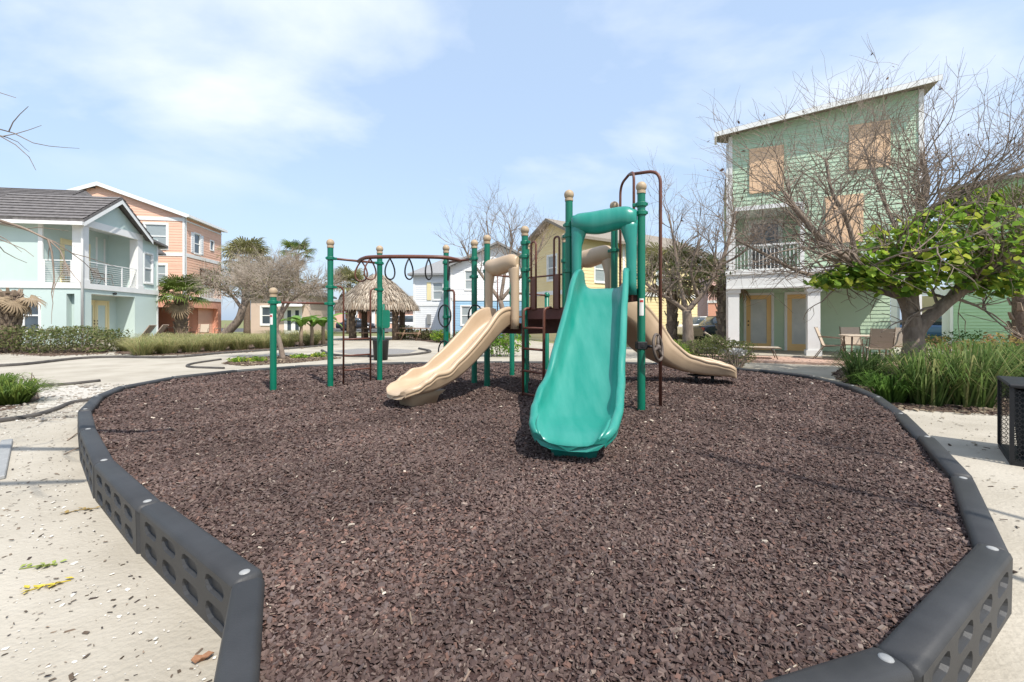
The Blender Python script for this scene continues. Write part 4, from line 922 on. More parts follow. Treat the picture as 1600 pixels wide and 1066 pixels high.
# cable railings: posts and thin cables
def railing(p0, p1, z0, n, posts, nm='railing'):
    p0 = Vector((*p0, 0)); p1 = Vector((*p1, 0)); mb = MB(); d = (p1-p0).normalized(); an = math.atan2(d.y, d.x)
    L = (p1-p0).length; Mx = Matrix.Translation(p0) @ Matrix.Rotation(an, 4, 'Z')
    mb.box(0, L, -0.025, 0.025, z0+1.0, z0+1.04, Mx)
    for k in range(posts+1): x = (L-0.05)*k/posts; mb.box(x, x+0.05, -0.02, 0.02, z0, z0+1.0, Mx)
    o = a.part(nm, mb, 'white')
    for k in range(n):
        m2 = MB(); z = z0+0.09+k*0.9/n; m2.tube([Mx @ Vector((0, 0, z)), Mx @ Vector((L, 0, z))], 0.008, 5, False); a.part('cable', m2, 'white', o)
railing((0.40, 0.03), (GW-0.32, 0.03), 2.96, 9, 3); railing((0.03, 0.42), (0.03, 1.55), 2.96, 9, 1)
mb = MB(); mb.sphere((1.95, -0.10, 2.57), 0.07, 10, 6); mb.tube([(1.95, 0, 2.57), (1.95, -0.1, 2.57)], 0.04, 8); a.part('porch_lamp', mb, 'dark')
# gable over the bay (ridge runs into the house), lower lean-to roof, main hip roof behind
GA, GE = 7.30, 5.92; gm_ = GW/2
mb = MB(); mb.add([(0, -0.002, 5.90), (GW, -0.002, 5.90), (gm_, -0.002, GA-0.12)], [(0, 1, 2)]); a.part('gable', mb, 'aqua')
mb = MB(); ovx, ovy = 0.40, -0.35; kk = (GA-GE)/gm_; zl = GE-kk*ovx
roof_slab(mb, (-ovx, ovy, zl+0.14), (-ovx, 4.4, zl+0.14), (gm_, 4.4, GA+0.14), (gm_, ovy, GA+0.14), 0.12); roof_slab(mb, (GW+ovx, ovy, zl+0.14), (GW+ovx, 4.4, zl+0.14), (gm_, 4.4, GA+0.14), (gm_, ovy, GA+0.14), 0.12)
roof_slab(mb, (GW+ovx-0.1, -0.32, zl+0.17), (FW+0.45, -0.32, zl-0.02), (FW+0.45, 8, zl-0.02), (GW+ovx-0.1, 8, zl+0.17), 0.12)
tiles(mb, (-ovx, ovy, zl+0.15), (-ovx, 4.4, zl+0.15), (gm_, 4.4, GA+0.15), (gm_, ovy, GA+0.15), 9); tiles(mb, (GW+ovx, ovy, zl+0.15), (GW+ovx, 4.4, zl+0.15), (gm_, 4.4, GA+0.15), (gm_, ovy, GA+0.15), 9)
RZ = 8.5; D2 = 11.0
A_, B_, C_, D_ = (-ovx, 2.4, zl+0.13), (-ovx, SD+0.4, zl+0.13), (D2/2-ovx, SD+0.4, RZ), (D2/2-ovx, 3.4, RZ)
roof_slab(mb, A_, B_, C_, D_, 0.1); tiles(mb, A_, B_, C_, D_, 18)
roof_slab(mb, (D2-ovx, 2.4, zl+0.13), (D2-ovx, SD+.4, zl+0.13), C_, D_, 0.1); roof_slab(mb, A_, (D2-ovx, 2.4, zl+0.13), D_, D_, 0.1)
rf = a.part('roof', mb, 'rooft')
mb = MB()      # rake boards and gutter
for sg, x0 in ((-1, -ovx), (1, GW+ovx)):
    mb.add([(x0, ovy-0.02, zl+0.02), (gm_, ovy-0.02, GA+0.02), (gm_, ovy-0.02, GA-0.18), (x0, ovy-0.02, zl-0.17)], [(0, 1, 2, 3)])
mb.box(-ovx-0.09, -ovx+0.02, ovy, SD+0.4, zl-0.12, zl+0.03); mb.quad((-ovx, ovy, zl-0.05), (0.02, ovy, zl-0.03), (0.02, SD, zl-0.03), (-ovx, SD, zl-0.05))
mb.box(FW+0.40, FW+0.5, -0.3, 8, zl-0.22, zl-0.06)
a.part('gutter', mb, 'white', rf)
a.box('porch_slab', (-0.3, FW+0.2, -1.6, 1.5, 0.0, 0.1), 'concrete')

# ---- peach three-storey house behind it
h = House('peach_house', 'peach orange three-storey house with white corner boards and open ground floor', (-35.5, 31.24), 9.03)
WH, DH, E3, AP = 11.2, 5.5, 9.0, 11.0
gt = gable_top(WH, E3, AP, (AP-E3)/(WH/2))
h.wall((0, 0), (WH, 0), 3.0, AP, 'orange', 0.2, [(8.55, 9.95, 6.6, 8.3), (8.6, 9.9, 4.0, 5.3)], gt)
h.wall((WH, 0), (WH, DH), 3.0, E3, 'orange', 0.2, [(1.25, 2.05, 6.45, 7.95), (3.65, 4.15, 7.1, 7.8), (2.0, 5.0, 3.05, 5.4)])
h.wall((0, DH), (0, 0), 0, E3, 'orange', 0); h.wall((WH, DH), (0, DH), 0, E3, 'orange', 0)
h.window((0, 0), (1, 0), 9.25, 6.6, 1.4, 1.7, 'blind', tw=0.16); h.window((0, 0), (1, 0), 9.25, 4.0, 1.3, 1.3, 'blind', tw=0.16)
h.window((WH, 0), (0, 1), 1.65, 6.45, 0.8, 1.5, 'glass', tw=0.1, shutter='wsiding'); h.window((WH, 0), (0, 1), 3.9, 7.1, 0.5, 0.7, 'glass', tw=0.1, sash=False)
mb = MB()
for z in (6.0, 2.8, 8.62): mb.box(0, WH+0.03, -0.045, 0.02, z, z+0.26); mb.box(WH-0.02, WH+0.045, 0.02, DH, z, z+(0.26 if z < 8 else 0.1))
mb.box(WH-0.14, WH+0.05, -0.05, 0.0, 3.0, 8.9); mb.box(WH, WH+0.05, -0.05, 0.14, 3.0, 8.9); h.part('trim_bands', mb, 'white')
mb = MB(); q = (AP-E3)/(WH/2); o_ = 0.3
roof_slab(mb, (-o_, -o_, E3-q*o_+0.2), (-o_, DH+o_, E3-q*o_+0.2), (WH/2, DH+o_, AP+0.2), (WH/2, -o_, AP+0.2), 0.16); roof_slab(mb, (WH+o_, -o_, E3-q*o_+0.2), (WH+o_, DH+o_, E3-q*o_+0.2), (WH/2, DH+o_, AP+0.2), (WH/2, -o_, AP+0.2), 0.16); rf = h.part('roof', mb, 'roofg')
mb = MB(); ez = E3-q*o_
for x0 in (-o_, WH+o_): mb.add([(x0, -o_-0.02, ez+0.22), (WH/2, -o_-0.02, AP+0.22), (WH/2, -o_-0.02, AP-0.06), (x0, -o_-0.02, ez-0.06)], [(0, 1, 2, 3)])
mb.box(WH+o_-0.02, WH+o_+0.10, -o_, DH+o_, ez+0.0, ez+0.2); mb.quad((WH, -o_, ez+0.03), (WH+o_, -o_, ez+0.03), (WH+o_, DH+o_, ez+0.03), (WH, DH+o_, ez+0.03)); h.part('fascia', mb, 'white', rf)
mb = MB(); mb.box(0, WH, 0.0, 0.4, 2.2, 2.8); mb.box(WH-0.4, WH, 0.4, DH, 2.2, 2.8); mb.box(0, 8.6, 0.0, 0.35, 0, 2.2); mb.box(WH-0.55, WH, 0.0, 0.55, 0, 2.2); mb.box(WH-0.45, WH, DH-0.55, DH, 0, 2.2); mb.box(WH-3.0, WH-0.4, 4.0, 4.3, 0, 2.2); h.part('ground_floor', mb, 'salmon')
h.wall((WH-0.4, 2.6), (WH-0.4, DH), 0, 2.2, 'orange', 0.14, name='back_wall'); mb = MB(); mb.box(WH-4, WH-0.41, 2.7, 3.0, 0, 2.2); h.part('inner_wall', mb, 'salmon')
mb = MB(); mb.box(WH-1.0, WH-0.9, 2.0, 5.0, 3.05, 5.4); h.part('balcony_back', mb, 'orange')
mb = MB(); mb.box(WH, WH+0.06, 1.9, 5.1, 3.95, 4.05)
for k in range(14): y = 1.95+k*3.1/13; mb.box(WH+0.01, WH+0.04, y, y+0.05, 3.06, 3.95)
h.part('railing', mb, 'white')
h.box('porch_slab', (6, WH+0.6, -0.8, DH, 0.0, 0.08), 'concrete')

# ---- small far houses
b = House('beige_house', 'low beige house with white french doors under a small awning', (-21.3, 36.0), 6.0)
b.wall((0, 0), (4.6, 0), 0, 3.4, 'beige', 0, [(0.85, 1.75, 0.9, 2.3), (2.7, 3.9, 0.1, 2.2)]); b.wall((4.6, 0), (4.6, 6), 0, 3.4, 'beige', 0); b.wall((0, 6), (0, 0), 0, 3.4, 'beige', 0)
b.window((0, 0), (1, 0), 1.3, 0.9, 0.9, 1.4, 'glass', tw=0.13); b.door((0, 0), (1, 0), 3.0, 0.1, 0.6, 2.1, 'white', 'white', 'glass', 1); b.door((0, 0), (1, 0), 3.62, 0.1, 0.6, 2.1, 'white', 'white', 'glass', -1)
mb = MB(); roof_slab(mb, (2.4, -0.9, 2.45), (4.3, -0.9, 2.45), (4.3, 0, 2.75), (2.4, 0, 2.75), 0.12); b.part('awning', mb, 'white')
mb = MB(); roof_slab(mb, (-0.4, -0.4, 3.4), (5.0, -0.4, 3.4), (3.2, 3, 4.6), (1.4, 3, 4.6), 0.15); roof_slab(mb, (5.0, -0.4, 3.4), (5.0, 6.4, 3.4), (3.2, 3, 4.6), (3.2, 3, 4.6), 0.15); roof_slab(mb, (-0.4, 6.4, 3.4), (-0.4, -0.4, 3.4), (1.4, 3, 4.6), (1.4, 3, 4.6), 0.15); b.part('roof', mb, 'rooft')
ww = House('white_house', 'white lap-sided two-storey house with one yellow shutter and grey hip roof', (-8.0, 36.0), -8.0)
ww.wall((0, 0), (6.0, 0), 0, 4.95, 'wsiding', 0.17, [(1.62, 2.42, 2.9, 4.25)]); ww.wall((0, 7), (0, 0), 0, 4.95, 'wsiding', 0.17); ww.wall((6, 0), (6, 7), 0, 4.95, 'wsiding', 0)
ww.window((0, 0), (1, 0), 2.02, 2.9, 0.8, 1.35, 'blind', tw=0.1)
mb = MB(); mb.box(1.12, 1.46, -0.06, -0.02, 2.85, 4.3); ww.part('shutter', mb, 'doory')
mb = MB(); mb.box(0, 6, -0.05, 0.0, 2.36, 2.52); mb.box(-0.05, 0.10, -0.05, 0.03, 0, 4.9); ww.part('trim', mb, 'white')
mb = MB()
for (a1, b1, c1, d1) in (((-0.4, -0.4, 5), (6.4, -0.4, 5), (4.2, 3.5, 6.8), (1.8, 3.5, 6.8)), ((-0.4, 7.4, 5), (-0.4, -0.4, 5), (1.8, 3.5, 6.8), (1.8, 3.5, 6.8)), ((6.4, -0.4, 5), (6.4, 7.4, 5), (4.2, 3.5, 6.8), (4.2, 3.5, 6.8))): roof_slab(mb, a1, b1, c1, d1, 0.16)
ww.part('roof', mb, 'roofg')
ww.box('meter_box', (1.15, 1.45, -0.2, -0.02, 0.9, 1.7), 'capplastic')
bb = House('blue_house', 'light blue lap-sided house with grey gable end behind the overhead bar', (-4.3, 31.0), 4.0)
bb.wall((0, 0), (6.5, 0), 0, 2.7, 'bsiding', 0.17, [(0.75, 1.35, 0.9, 2.2), (1.75, 2.65, 0.1, 2.1)]); bb.wall((0, 8), (0, 0), 0, 5.0, 'bsiding', 0.17); bb.wall((6.5, 0), (6.5, 8), 0, 5.0, 'bsiding', 0)
bb.wall((0, 0.02), (6.5, 0.02), 2.7, 6.6, 'wsiding', 0.17, [(1.0, 1.7, 3.4, 4.7)], gable_top(6.5, 5.0, 6.6, 0.5)); bb.window((0, 0.02), (1, 0), 1.35, 3.4, 0.7, 1.3, 'blind'); bb.window((0, 0), (1, 0), 1.05, 0.9, 0.6, 1.3, 'blind'); bb.door((0, 0), (1, 0), 2.2, 0.1, 0.9, 2.0, 'bsiding', 'white', 'glass', 1)
mb = MB(); roof_slab(mb, (-0.4, -0.5, 4.95), (-0.4, 8, 4.95), (3.25, 8, 6.75), (3.25, -0.5, 6.75), 0.15); roof_slab(mb, (6.9, -0.5, 4.95), (6.9, 8, 4.95), (3.25, 8, 6.75), (3.25, -0.5, 6.75), 0.15); bb.part('roof', mb, 'roofg')
mb = MB(); mb.box(0, 6.5, -0.05, 0.0, 2.6, 2.8); mb.box(-0.03, 0.12, -0.05, 0.0, 0, 5); bb.part('trim', mb, 'white')
y = House('yellow_house', 'yellow two-storey house with white trim and weathered gable roof behind the slides', (1.07, 27.8), -56.0)
y.wall((0, 0), (4.6, 0), 0, 7.0, 'yellow', 0.18, [(1.9, 2.7, 3.6, 5.0)], gable_top(4.6, 5.9, 7.0, 0.49)); y.wall((4.6, 0), (4.6, 10.8), 0, 5.9, 'yellow', 0.18, [(1.2, 2.0, 3.4, 4.8), (6.5, 7.3, 3.4, 4.8)])
y.wall((0, 10.8), (0, 0), 0, 5.9, 'yellow', 0); y.window((0, 0), (1, 0), 2.3, 3.6, 0.8, 1.4, 'blind'); y.window((4.6, 0), (0, 1), 1.6, 3.4, 0.8, 1.4, 'blind'); y.window((4.6, 0), (0, 1), 6.9, 3.4, 0.8, 1.4, 'blind')
mb = MB(); roof_slab(mb, (-0.5, -0.5, 5.75), (-0.5, 11.2, 5.75), (2.3, 11.2, 7.15), (2.3, -0.5, 7.15), 0.16); roof_slab(mb, (5.1, -0.5, 5.75), (5.1, 11.2, 5.75), (2.3, 11.2, 7.15), (2.3, -0.5, 7.15), 0.16); y.part('roof', mb, 'roofb')
mb = MB(); mb.box(4.56, 4.65, -0.06, 0.1, 0, 5.8); mb.box(4.55, 4.66, 0.1, 10.8, 2.7, 2.95); mb.box(0, 4.6, -0.06, 0, 2.7, 2.95); mb.box(4.6, 4.65, 3.4, 3.6, 0, 5.8); y.part('trim', mb, 'white')
p = House('pink_house', 'pink house beyond the palm trunks beside the mint green porch', (14.2, 32.0), -10.0)
p.wall((0, 0), (7, 0), 2.6, 5.4, 'pink', 0.18, [(1.1, 1.8, 3.2, 4.4)]); p.wall((0, 0), (7, 0), 0, 2.5, 'salmon', 0); p.wall((0, 6), (0, 0), 0, 5.4, 'pink', 0.18); p.window((0, 0), (1, 0), 1.45, 3.2, 0.7, 1.2, 'glass')
mb = MB(); roof_slab(mb, (-0.4, -0.4, 5.4), (7.4, -0.4, 5.4), (7.4, 6, 7), (-0.4, 6, 7), 0.15); p.part('roof', mb, 'roofg')
mb = MB(); mb.box(-0.05, 7, -0.06, 0, 2.48, 2.66); p.part('trim', mb, 'white')
f = House('orange_row_house', 'long orange house with carport openings and white posts seen beneath the thatched hut', (-26.5, 66.0), 0.0)
f.wall((0, 0), (14, 0), 0, 3.9, 'orange', 0, [(1.2, 3.0, 0, 2.5), (3.6, 5.6, 0, 2.5), (8.0, 9.2, 0.9, 2.3)]); f.wall((14, 0), (14, 6), 0, 3.9, 'orange', 0); f.window((0, 0), (1, 0), 8.6, 0.9, 1.2, 1.4, 'glass', tw=0.15)
mb = MB(); mb.box(1.0, 6, 1.5, 1.7, 0, 2.6); f.part('carport_back', mb, 'salmon')
mb = MB()
for x in (3.0, 5.6, 7.2): mb.box(x, x+0.45, -0.2, 0.1, 0, 2.6)
f.part('posts', mb, 'white')
mb = MB(); mb.box(-0.2, 14.2, -0.3, 0.0, 2.62, 3.0); f.part('band', mb, 'white')
mb = MB(); roof_slab(mb, (-0.5, -0.5, 3.9), (14.5, -0.5, 3.9), (13, 3, 5.0), (1, 3, 5.0), 0.15); f.part('roof', mb, 'roofb')
# ------------------------------------------------------------------ vegetation
AQ = bpy.data.objects['aqua_house'].matrix_basis.copy()
def leaf_mesh(name, C, size, m, parent, cols, up=0.35, shape='round', dirs=None, bias=None):
    """C (n,3) leaf centres; folded leaf blades with a colour each"""
    C = np.asarray(C, float); n = len(C)
    s = size*rng.lognormal(0, 0.25, n)
    nr = rng.normal(0, 1, (n, 3)); nr[:, 2] = np.abs(nr[:, 2])+up; nr = nr if bias is None else nr+np.array(bias); nr /= np.linalg.norm(nr, axis=1)[:, None]
    t = np.cross(nr, rng.normal(0, 1, (n, 3))) if dirs is None else dirs-nr*np.sum(dirs*nr, 1)[:, None]
    t /= np.linalg.norm(t, axis=1)[:, None]+1e-9
    b = np.cross(nr, t)
    if shape == 'round': O = [(-0.5, 0, 0), (-0.30, 0.36, 0.06), (0.08, 0.46, 0.08), (0.5, 0.0, -0.04), (0.08, -0.46, 0.08), (-0.30, -0.36, 0.06)]
    else: O = [(-0.5, 0, 0), (-0.1, 0.20, 0.05), (0.5, 0, -0.05), (-0.1, -0.20, 0.05)]
    k = len(O); V = np.zeros((n, k, 3))
    for i, (x, y, z) in enumerate(O): V[:, i] = C+(t*x+b*y+nr*z)*s[:, None]
    if k == 6: Fb = np.array([[0, 1, 2, 3], [0, 3, 4, 5]])
    else: Fb = np.array([[0, 1, 2, 3]])
    Fc = (Fb[None]+np.arange(n)[:, None, None]*k).reshape(-1, 4)
    cols = np.asarray(cols); cc = cols[rng.integers(0, len(cols), n)]*rng.uniform(0.75, 1.25, (n, 1))
    return np_mesh(name, V.reshape(-1, 3), Fc, m, parent, np.repeat(cc, k, 0), True)

class Tree:
    def __init__(s, name, label, base, seed, bark='bark', twig='twig', cat='tree', group=None):
        s.root = thing(name, label, cat, (base[0], base[1], 0), 0, group); s.off = Vector((-base[0], -base[1], 0))
        s.tr = MB(); s.br = MB(); s.tips = []; s.rnd = random.Random(seed); s.bark, s.twig = bark, twig; s.mids = []
    def limb(s, pts, r0, r1, thick=True, n=9, wob=0.03):
        P = spline(pts, 5); m = len(P); r = [r0+(r1-r0)*i/(m-1) for i in range(m)]
        P = [p+Vector((s.rnd.uniform(-1, 1), s.rnd.uniform(-1, 1), s.rnd.uniform(-1, 1)))*wob*min(r0, .12) for p in P]
        (s.tr if thick else s.br).tube(P, r, n); return P, r
    def grow(s, p, d, L, r, lv, up=0.15, spread=0.7, kids=(3, 5), segs=4, curl=0.25, shrink=0.62):
        R = s.rnd; pts_ = [p]; q = p; dd = d.normalized()
        for i in range(segs):
            dd = (dd+Vector((R.uniform(-1, 1), R.uniform(-1, 1), R.uniform(-1, 1)))*curl+Vector((0, 0, up*0.3))).normalized()
            q = q+dd*(L/segs); pts_.append(q)
        rr = [r*(1-0.55*i/segs) for i in range(segs+1)]
        s.br.tube(pts_, rr, 5 if r > 0.018 else (4 if r > 0.008 else 3), False)
        s.mids.append(pts_[len(pts_)//2])
        if lv <= 0: s.tips.append((q, dd)); return
        for k in range(R.randint(*kids)):
            t = R.uniform(0.25, 1.0); i = min(int(t*segs), segs-1); b = pts_[i].lerp(pts_[i+1], t*segs-i)
            nd = (dd*(1-spread*0.4)+Vector((R.uniform(-1, 1), R.uniform(-1, 1), R.uniform(-0.7, 1.0)))*spread).normalized()
            s.grow(b, nd, L*R.uniform(shrink-0.12, shrink+0.15), max(0.004, r*0.55), lv-1, up, spread, kids, max(3, segs-1), curl, shrink)
        s.grow(q, (dd+Vector((R.uniform(-1, 1), R.uniform(-1, 1), R.uniform(-.5, .8)))*0.25).normalized(), L*shrink, max(0.0032, rr[-1]), lv-1, up, spread, kids, max(3, segs-1), curl, shrink)
    def done(s, trunk='trunk', crown='branches'):
        for mb in (s.tr, s.br): mb.v = [tuple(Vector(v)+s.off) for v in mb.v]
        if s.tr.v: s.tr.build(trunk, M[s.bark], s.root)
        if s.br.v: s.br.build(crown, M[s.twig], s.root)
        return s.root
    def leaves(s, C, size, cols, name='leaves', up=0.35, shape='round', m='leaf', bias=None):
        C = np.asarray(C)+np.array(s.off); return leaf_mesh(name, C, size, M[m], s.root, cols, up, shape, None, bias)
def ellipsoid(n, c, r):
    v = rng.normal(0, 1, (n, 3)); v /= np.linalg.norm(v, axis=1)[:, None]; v *= rng.random((n, 1))**(1/2.4)
    return np.array(c)+v*np.array(r)
GREENS = [(0.22, 0.37, 0.05), (0.34, 0.48, 0.065), (0.13, 0.24, 0.045), (0.50, 0.55, 0.09), (0.26, 0.41, 0.055)]
DUSTY = [(0.20, 0.19, 0.09), (0.15, 0.16, 0.07), (0.27, 0.23, 0.14), (0.12, 0.15, 0.05)]

# --- big half-bare tree by the right bed
zt = 9.2
def q(px, py, dz=0.0): return PX(px, py, zt+dz)
t = Tree('flowering_tree', 'spreading tree with bare twigs above and a low skirt of bright green leaves', (q(1428, 594).x, zt), 5)
t.limb([q(1433, 602), q(1428, 565), q(1427, 530), q(1424, 494), q(1424, 465)], 0.235, 0.12, n=14, wob=0.12)
l1 = [q(1426, 515), q(1412, 468, -.1), q(1385, 440, -.3), q(1340, 415, -.5), q(1295, 385, -.6), q(1250, 335, -.7), q(1225, 300, -.7)]
l2 = [q(1426, 494), q(1424, 440), q(1428, 390, .2), q(1436, 340, .3), q(1448, 290, .4), q(1440, 240, .5)]
l3 = [q(1426, 535), q(1440, 508), q(1470, 480, -.1), q(1510, 448, -.2), q(1545, 425, -.4), q(1600, 395, -.5), q(1660, 350, -.6)]
l4 = [q(1424, 470), q(1375, 455, .5), q(1310, 440, .9), q(1250, 425, 1.1), q(1190, 395, 1.2), q(1150, 375, 1.3)]
l5 = [q(1436, 345, .3), q(1480, 310, 0), q(1530, 290, -.3), q(1600, 260, -.4)]
l6 = [q(1340, 415, -.5), q(1325, 350, -.6), q(1300, 300, -.6), q(1290, 250, -.5)]
l7 = [q(1428, 390, .2), q(1395, 345, .8), q(1372, 290, 1.0), q(1350, 230, 1.2)]
for lm, ra, rb, lv in ((l1, .125, .035, 3), (l2, .125, .04, 3), (l3, .15, .06, 3), (l4, .075, .02, 3), (l5, .065, .025, 3), (l6, .05, .02, 3), (l7, .055, .02, 3)):
    P, r = t.limb(lm, ra, rb)
    m_ = len(P)
    for i in range(m_//3, m_, 2):
        d = (P[min(i+1, m_-1)]-P[i-1]).normalized()
        for k in range(4):
            nd = (d*0.5+Vector((t.rnd.uniform(-1, 1), t.rnd.uniform(-1, 1), t.rnd.uniform(-0.5, 0.9)))*0.8).normalized()
            t.grow(P[i], nd, t.rnd.uniform(0.85, 1.35), max(.008, r[i]*0.30), 2, 0.10, 0.80, (2, 4), 5, 0.34, 0.66)
tips = [np.array(p) for p, d in t.tips]
t.done()
C = np.concatenate([ellipsoid(820, q(1412, 405, -.45), (1.05, 0.8, 0.78)), ellipsoid(950, q(1500, 385, -.45), (1.2, 0.9, 0.95)), ellipsoid(450, q(1520, 322), (0.6, 0.45, 0.40)), ellipsoid(300, q(1345, 432, -.4), (0.75, 0.5, 0.30)), ellipsoid(300, q(1570, 440, -.3), (0.75, 0.5, 0.35)), ellipsoid(120, q(1300, 440, -.3), (0.5, 0.4, 0.18))])
t.leaves(C, 0.14, GREENS, up=0.1, bias=(0.35, -0.75, 0.5))['kind'] = 'stuff'
C = np.array([tips[i] for i in rng.integers(0, len(tips), 130)])-np.array([0, 0, 0.06])
t.leaves(C, 0.10, [(0.10, 0.06, 0.045), (0.16, 0.10, 0.07)], 'seed_pods', 0.0, 'thin')['kind'] = 'stuff'

def bare_tree(name, label, base, trunk, limbs, seed, twig='twig', bark='bark', lv=2, L=(0.8, 1.3), rt=0.12, leaf=None, up=0.3, group=None, per=2, step=2):
    t = Tree(name, label, base, seed, bark, twig, 'tree', group)
    t.limb(trunk, rt, rt*0.7, n=10)
    for lm, ra, rb in limbs:
        P, r = t.limb(lm, ra, rb, n=7); m_ = len(P)
        for i in range(m_//3, m_, step):
            d = (P[min(i+1, m_-1)]-P[i-1]).normalized()
            for k in range(per):
                nd = (d*0.5+Vector((t.rnd.uniform(-1, 1), t.rnd.uniform(-1, 1), t.rnd.uniform(-0.4, 1.0)))*0.8).normalized()
                t.grow(P[i], nd, t.rnd.uniform(*L), max(0.006, r[i]*0.45), lv, up, 0.75, (2, 4), 4, 0.28, 0.66)
    t.done(); return t
# --- bare tree in front of the yellow house
zt = 13.6
t2 = bare_tree('bare_tree', 'bare grey tree rising from the low hedge in front of the yellow house', (q(1076, 564).x, zt), [q(1076, 566), q(1075, 520), q(1073, 485)],
    [([q(1073, 487), q(1050, 470), q(1020, 452), q(995, 430)], .075, .03), ([q(1073, 487), q(1100, 455), q(1125, 415), q(1140, 370), q(1150, 330)], .09, .03), ([q(1073, 487), q(1062, 440, .3), q(1055, 390, .5), q(1045, 335, .6)], .07, .025), ([q(1090, 465), q(1080, 420, -.5), q(1095, 370, -.8)], .05, .02), ([q(1125, 415), q(1160, 395, -.3), q(1185, 360, -.5)], .04, .02)], 21, L=(0.7, 1.2), rt=0.19)
C = np.concatenate([ellipsoid(500, q(1075, 425), (1.5, 0.9, 0.75))]); t2.leaves(C, 0.10, DUSTY, shape='thin', up=0.0)
# --- bare tree behind the play decks
zt = 22.0
bare_tree('bare_tree', 'bare tree with fine dark twigs in front of the blue house roof', (q(790, 540).x, zt), [q(792, 541), q(788, 500), q(782, 470)],
    [([q(782, 470), q(760, 440), q(735, 405), q(720, 378)], .10, .03), ([q(782, 470), q(790, 420), q(800, 380), q(795, 350)], .10, .03), ([q(782, 470), q(815, 430), q(840, 395), q(850, 368)], .09, .03), ([q(760, 440), q(765, 390), q(760, 345)], .06, .03)], 33, L=(0.85, 1.4), rt=0.17)
# --- wispy pale trees on the left
zt = 13.9
t4 = bare_tree('wispy_tree', 'leaning pale-trunked tree with dense dry twigs in the small island bed', (q(442, 562).x, zt), [q(443, 563), q(437, 535), q(432, 510), q(441, 490)],
    [([q(438, 495), q(455, 470), q(480, 455), q(505, 448)], .05, .02), ([q(438, 495), q(425, 470), q(405, 452), q(380, 445)], .05, .02), ([q(438, 495), q(445, 465, .5), q(450, 435, .6), q(455, 420, .6)], .05, .02), ([q(425, 470), q(420, 445, -.5), q(430, 425, -.6)], .035, .015)], 44, 'twigpale', L=(0.35, 0.62), rt=0.085, per=6, step=1, up=-0.05)
t4.leaves(ellipsoid(900, q(440, 448), (1.5, 1.0, 0.6)), 0.075, DUSTY, shape='thin', up=0.0)
zt = 22.5
t4b = bare_tree('wispy_tree', 'leaning brown tree with a wide tangle of dry twigs before the peach house', (q(338, 540).x, zt), [q(338, 541), q(355, 520), q(373, 500), q(380, 478)],
    [([q(379, 484), q(365, 465), q(345, 450), q(325, 440)], .10, .03), ([q(379, 484), q(395, 460), q(415, 440), q(440, 428)], .10, .03), ([q(379, 484), q(380, 450, .5), q(372, 438, .8), q(375, 425, .8)], .09, .03), ([q(395, 460), q(398, 440, -.7), q(392, 425, -.8)], .07, .025)], 55, 'twigpale', L=(0.5, 0.9), rt=0.24, per=5, step=1, up=-0.05)
t4b.leaves(ellipsoid(1100, q(385, 438), (2.3, 1.5, 0.95)), 0.13, DUSTY, shape='thin', up=0.0)
# --- trees just outside the frame whose branches and shadows reach in
tl_ = Tree('bare_tree', 'bare tree beside the paving whose thin drooping branches hang before the aqua house', (-6.3, 3.2), 66)
tl_.limb([(-6.3, 3.2, -0.05), (-6.25, 3.15, 0.8), (-6.15, 3.1, 1.7)], 0.15, 0.11)
for lm in ([(-6.15, 3.1, 1.7), (-5.9, 3.5, 2.2), (-5.5, 4.0, 2.35), (-4.95, 4.35, 2.2), (-4.62, 4.4, 2.05)], [(-6.15, 3.1, 1.7), (-5.6, 3.4, 2.6), (-5.2, 3.7, 3.0), (-4.98, 3.95, 3.05)], [(-6.15, 3.1, 1.7), (-5.2, 2.6, 2.9), (-3.4, 2.0, 3.9), (-1.5, 1.7, 4.4)], [(-6.15, 3.1, 1.7), (-5.7, 2.0, 2.8), (-3.9, 1.0, 3.9), (-1.5, 0.8, 4.5)], [(-6.15, 3.1, 1.7), (-6.8, 3.4, 3.0), (-7.4, 3.8, 4.0)]):
    P, r = tl_.limb(lm, 0.035 if lm[-1][1] > 3.5 else 0.095, 0.006 if lm[-1][1] > 3.5 else 0.035, thick=False, n=7)
    for i in range(len(P)//2, len(P), 2):
        d = (P[min(i+1, len(P)-1)]-P[i-1]).normalized()
        tl_.grow(P[i], (d+Vector((tl_.rnd.uniform(-1, 1), tl_.rnd.uniform(-1, 1), tl_.rnd.uniform(-.8, .4)))*0.7).normalized(), 0.55, 0.010, 1, -0.1, 0.7, (1, 3), 4, 0.3, 0.6)
tl_.done()
tr_ = Tree('bare_tree', 'bare tree beside the near right corner of the pit', (4.9, -0.9), 77)
tr_.limb([(4.9, -0.9, -0.05), (4.85, -0.85, 1.0), (4.7, -0.8, 2.0)], 0.14, 0.10)
for lm in ([(4.7, -0.8, 2.0), (4.1, -0.3, 3.2), (3.6, 0.5, 4.0), (3.2, 1.0, 4.5)], [(4.7, -0.8, 2.0), (4.8, 0.2, 3.4), (4.6, 0.9, 4.4), (4.3, 1.3, 5.0)], [(4.7, -0.8, 2.0), (3.9, -1.2, 3.4), (3.0, -1.2, 4.4)], [(4.7, -0.8, 2.0), (5.6, -0.3, 3.5), (6.2, 0.2, 4.6)]):
    P, r = tr_.limb(lm, 0.045, 0.012, thick=False, n=7)
    for i in range(len(P)//2, len(P), 2):
        d = (P[min(i+1, len(P)-1)]-P[i-1]).normalized()
        tr_.grow(P[i], (d+Vector((tr_.rnd.uniform(-1, 1), tr_.rnd.uniform(-1, 1), tr_.rnd.uniform(-.2, .8)))*0.7).normalized(), 0.6, 0.012, 1, 0.2, 0.7, (2, 3), 4, 0.3, 0.6)
tr_.done()

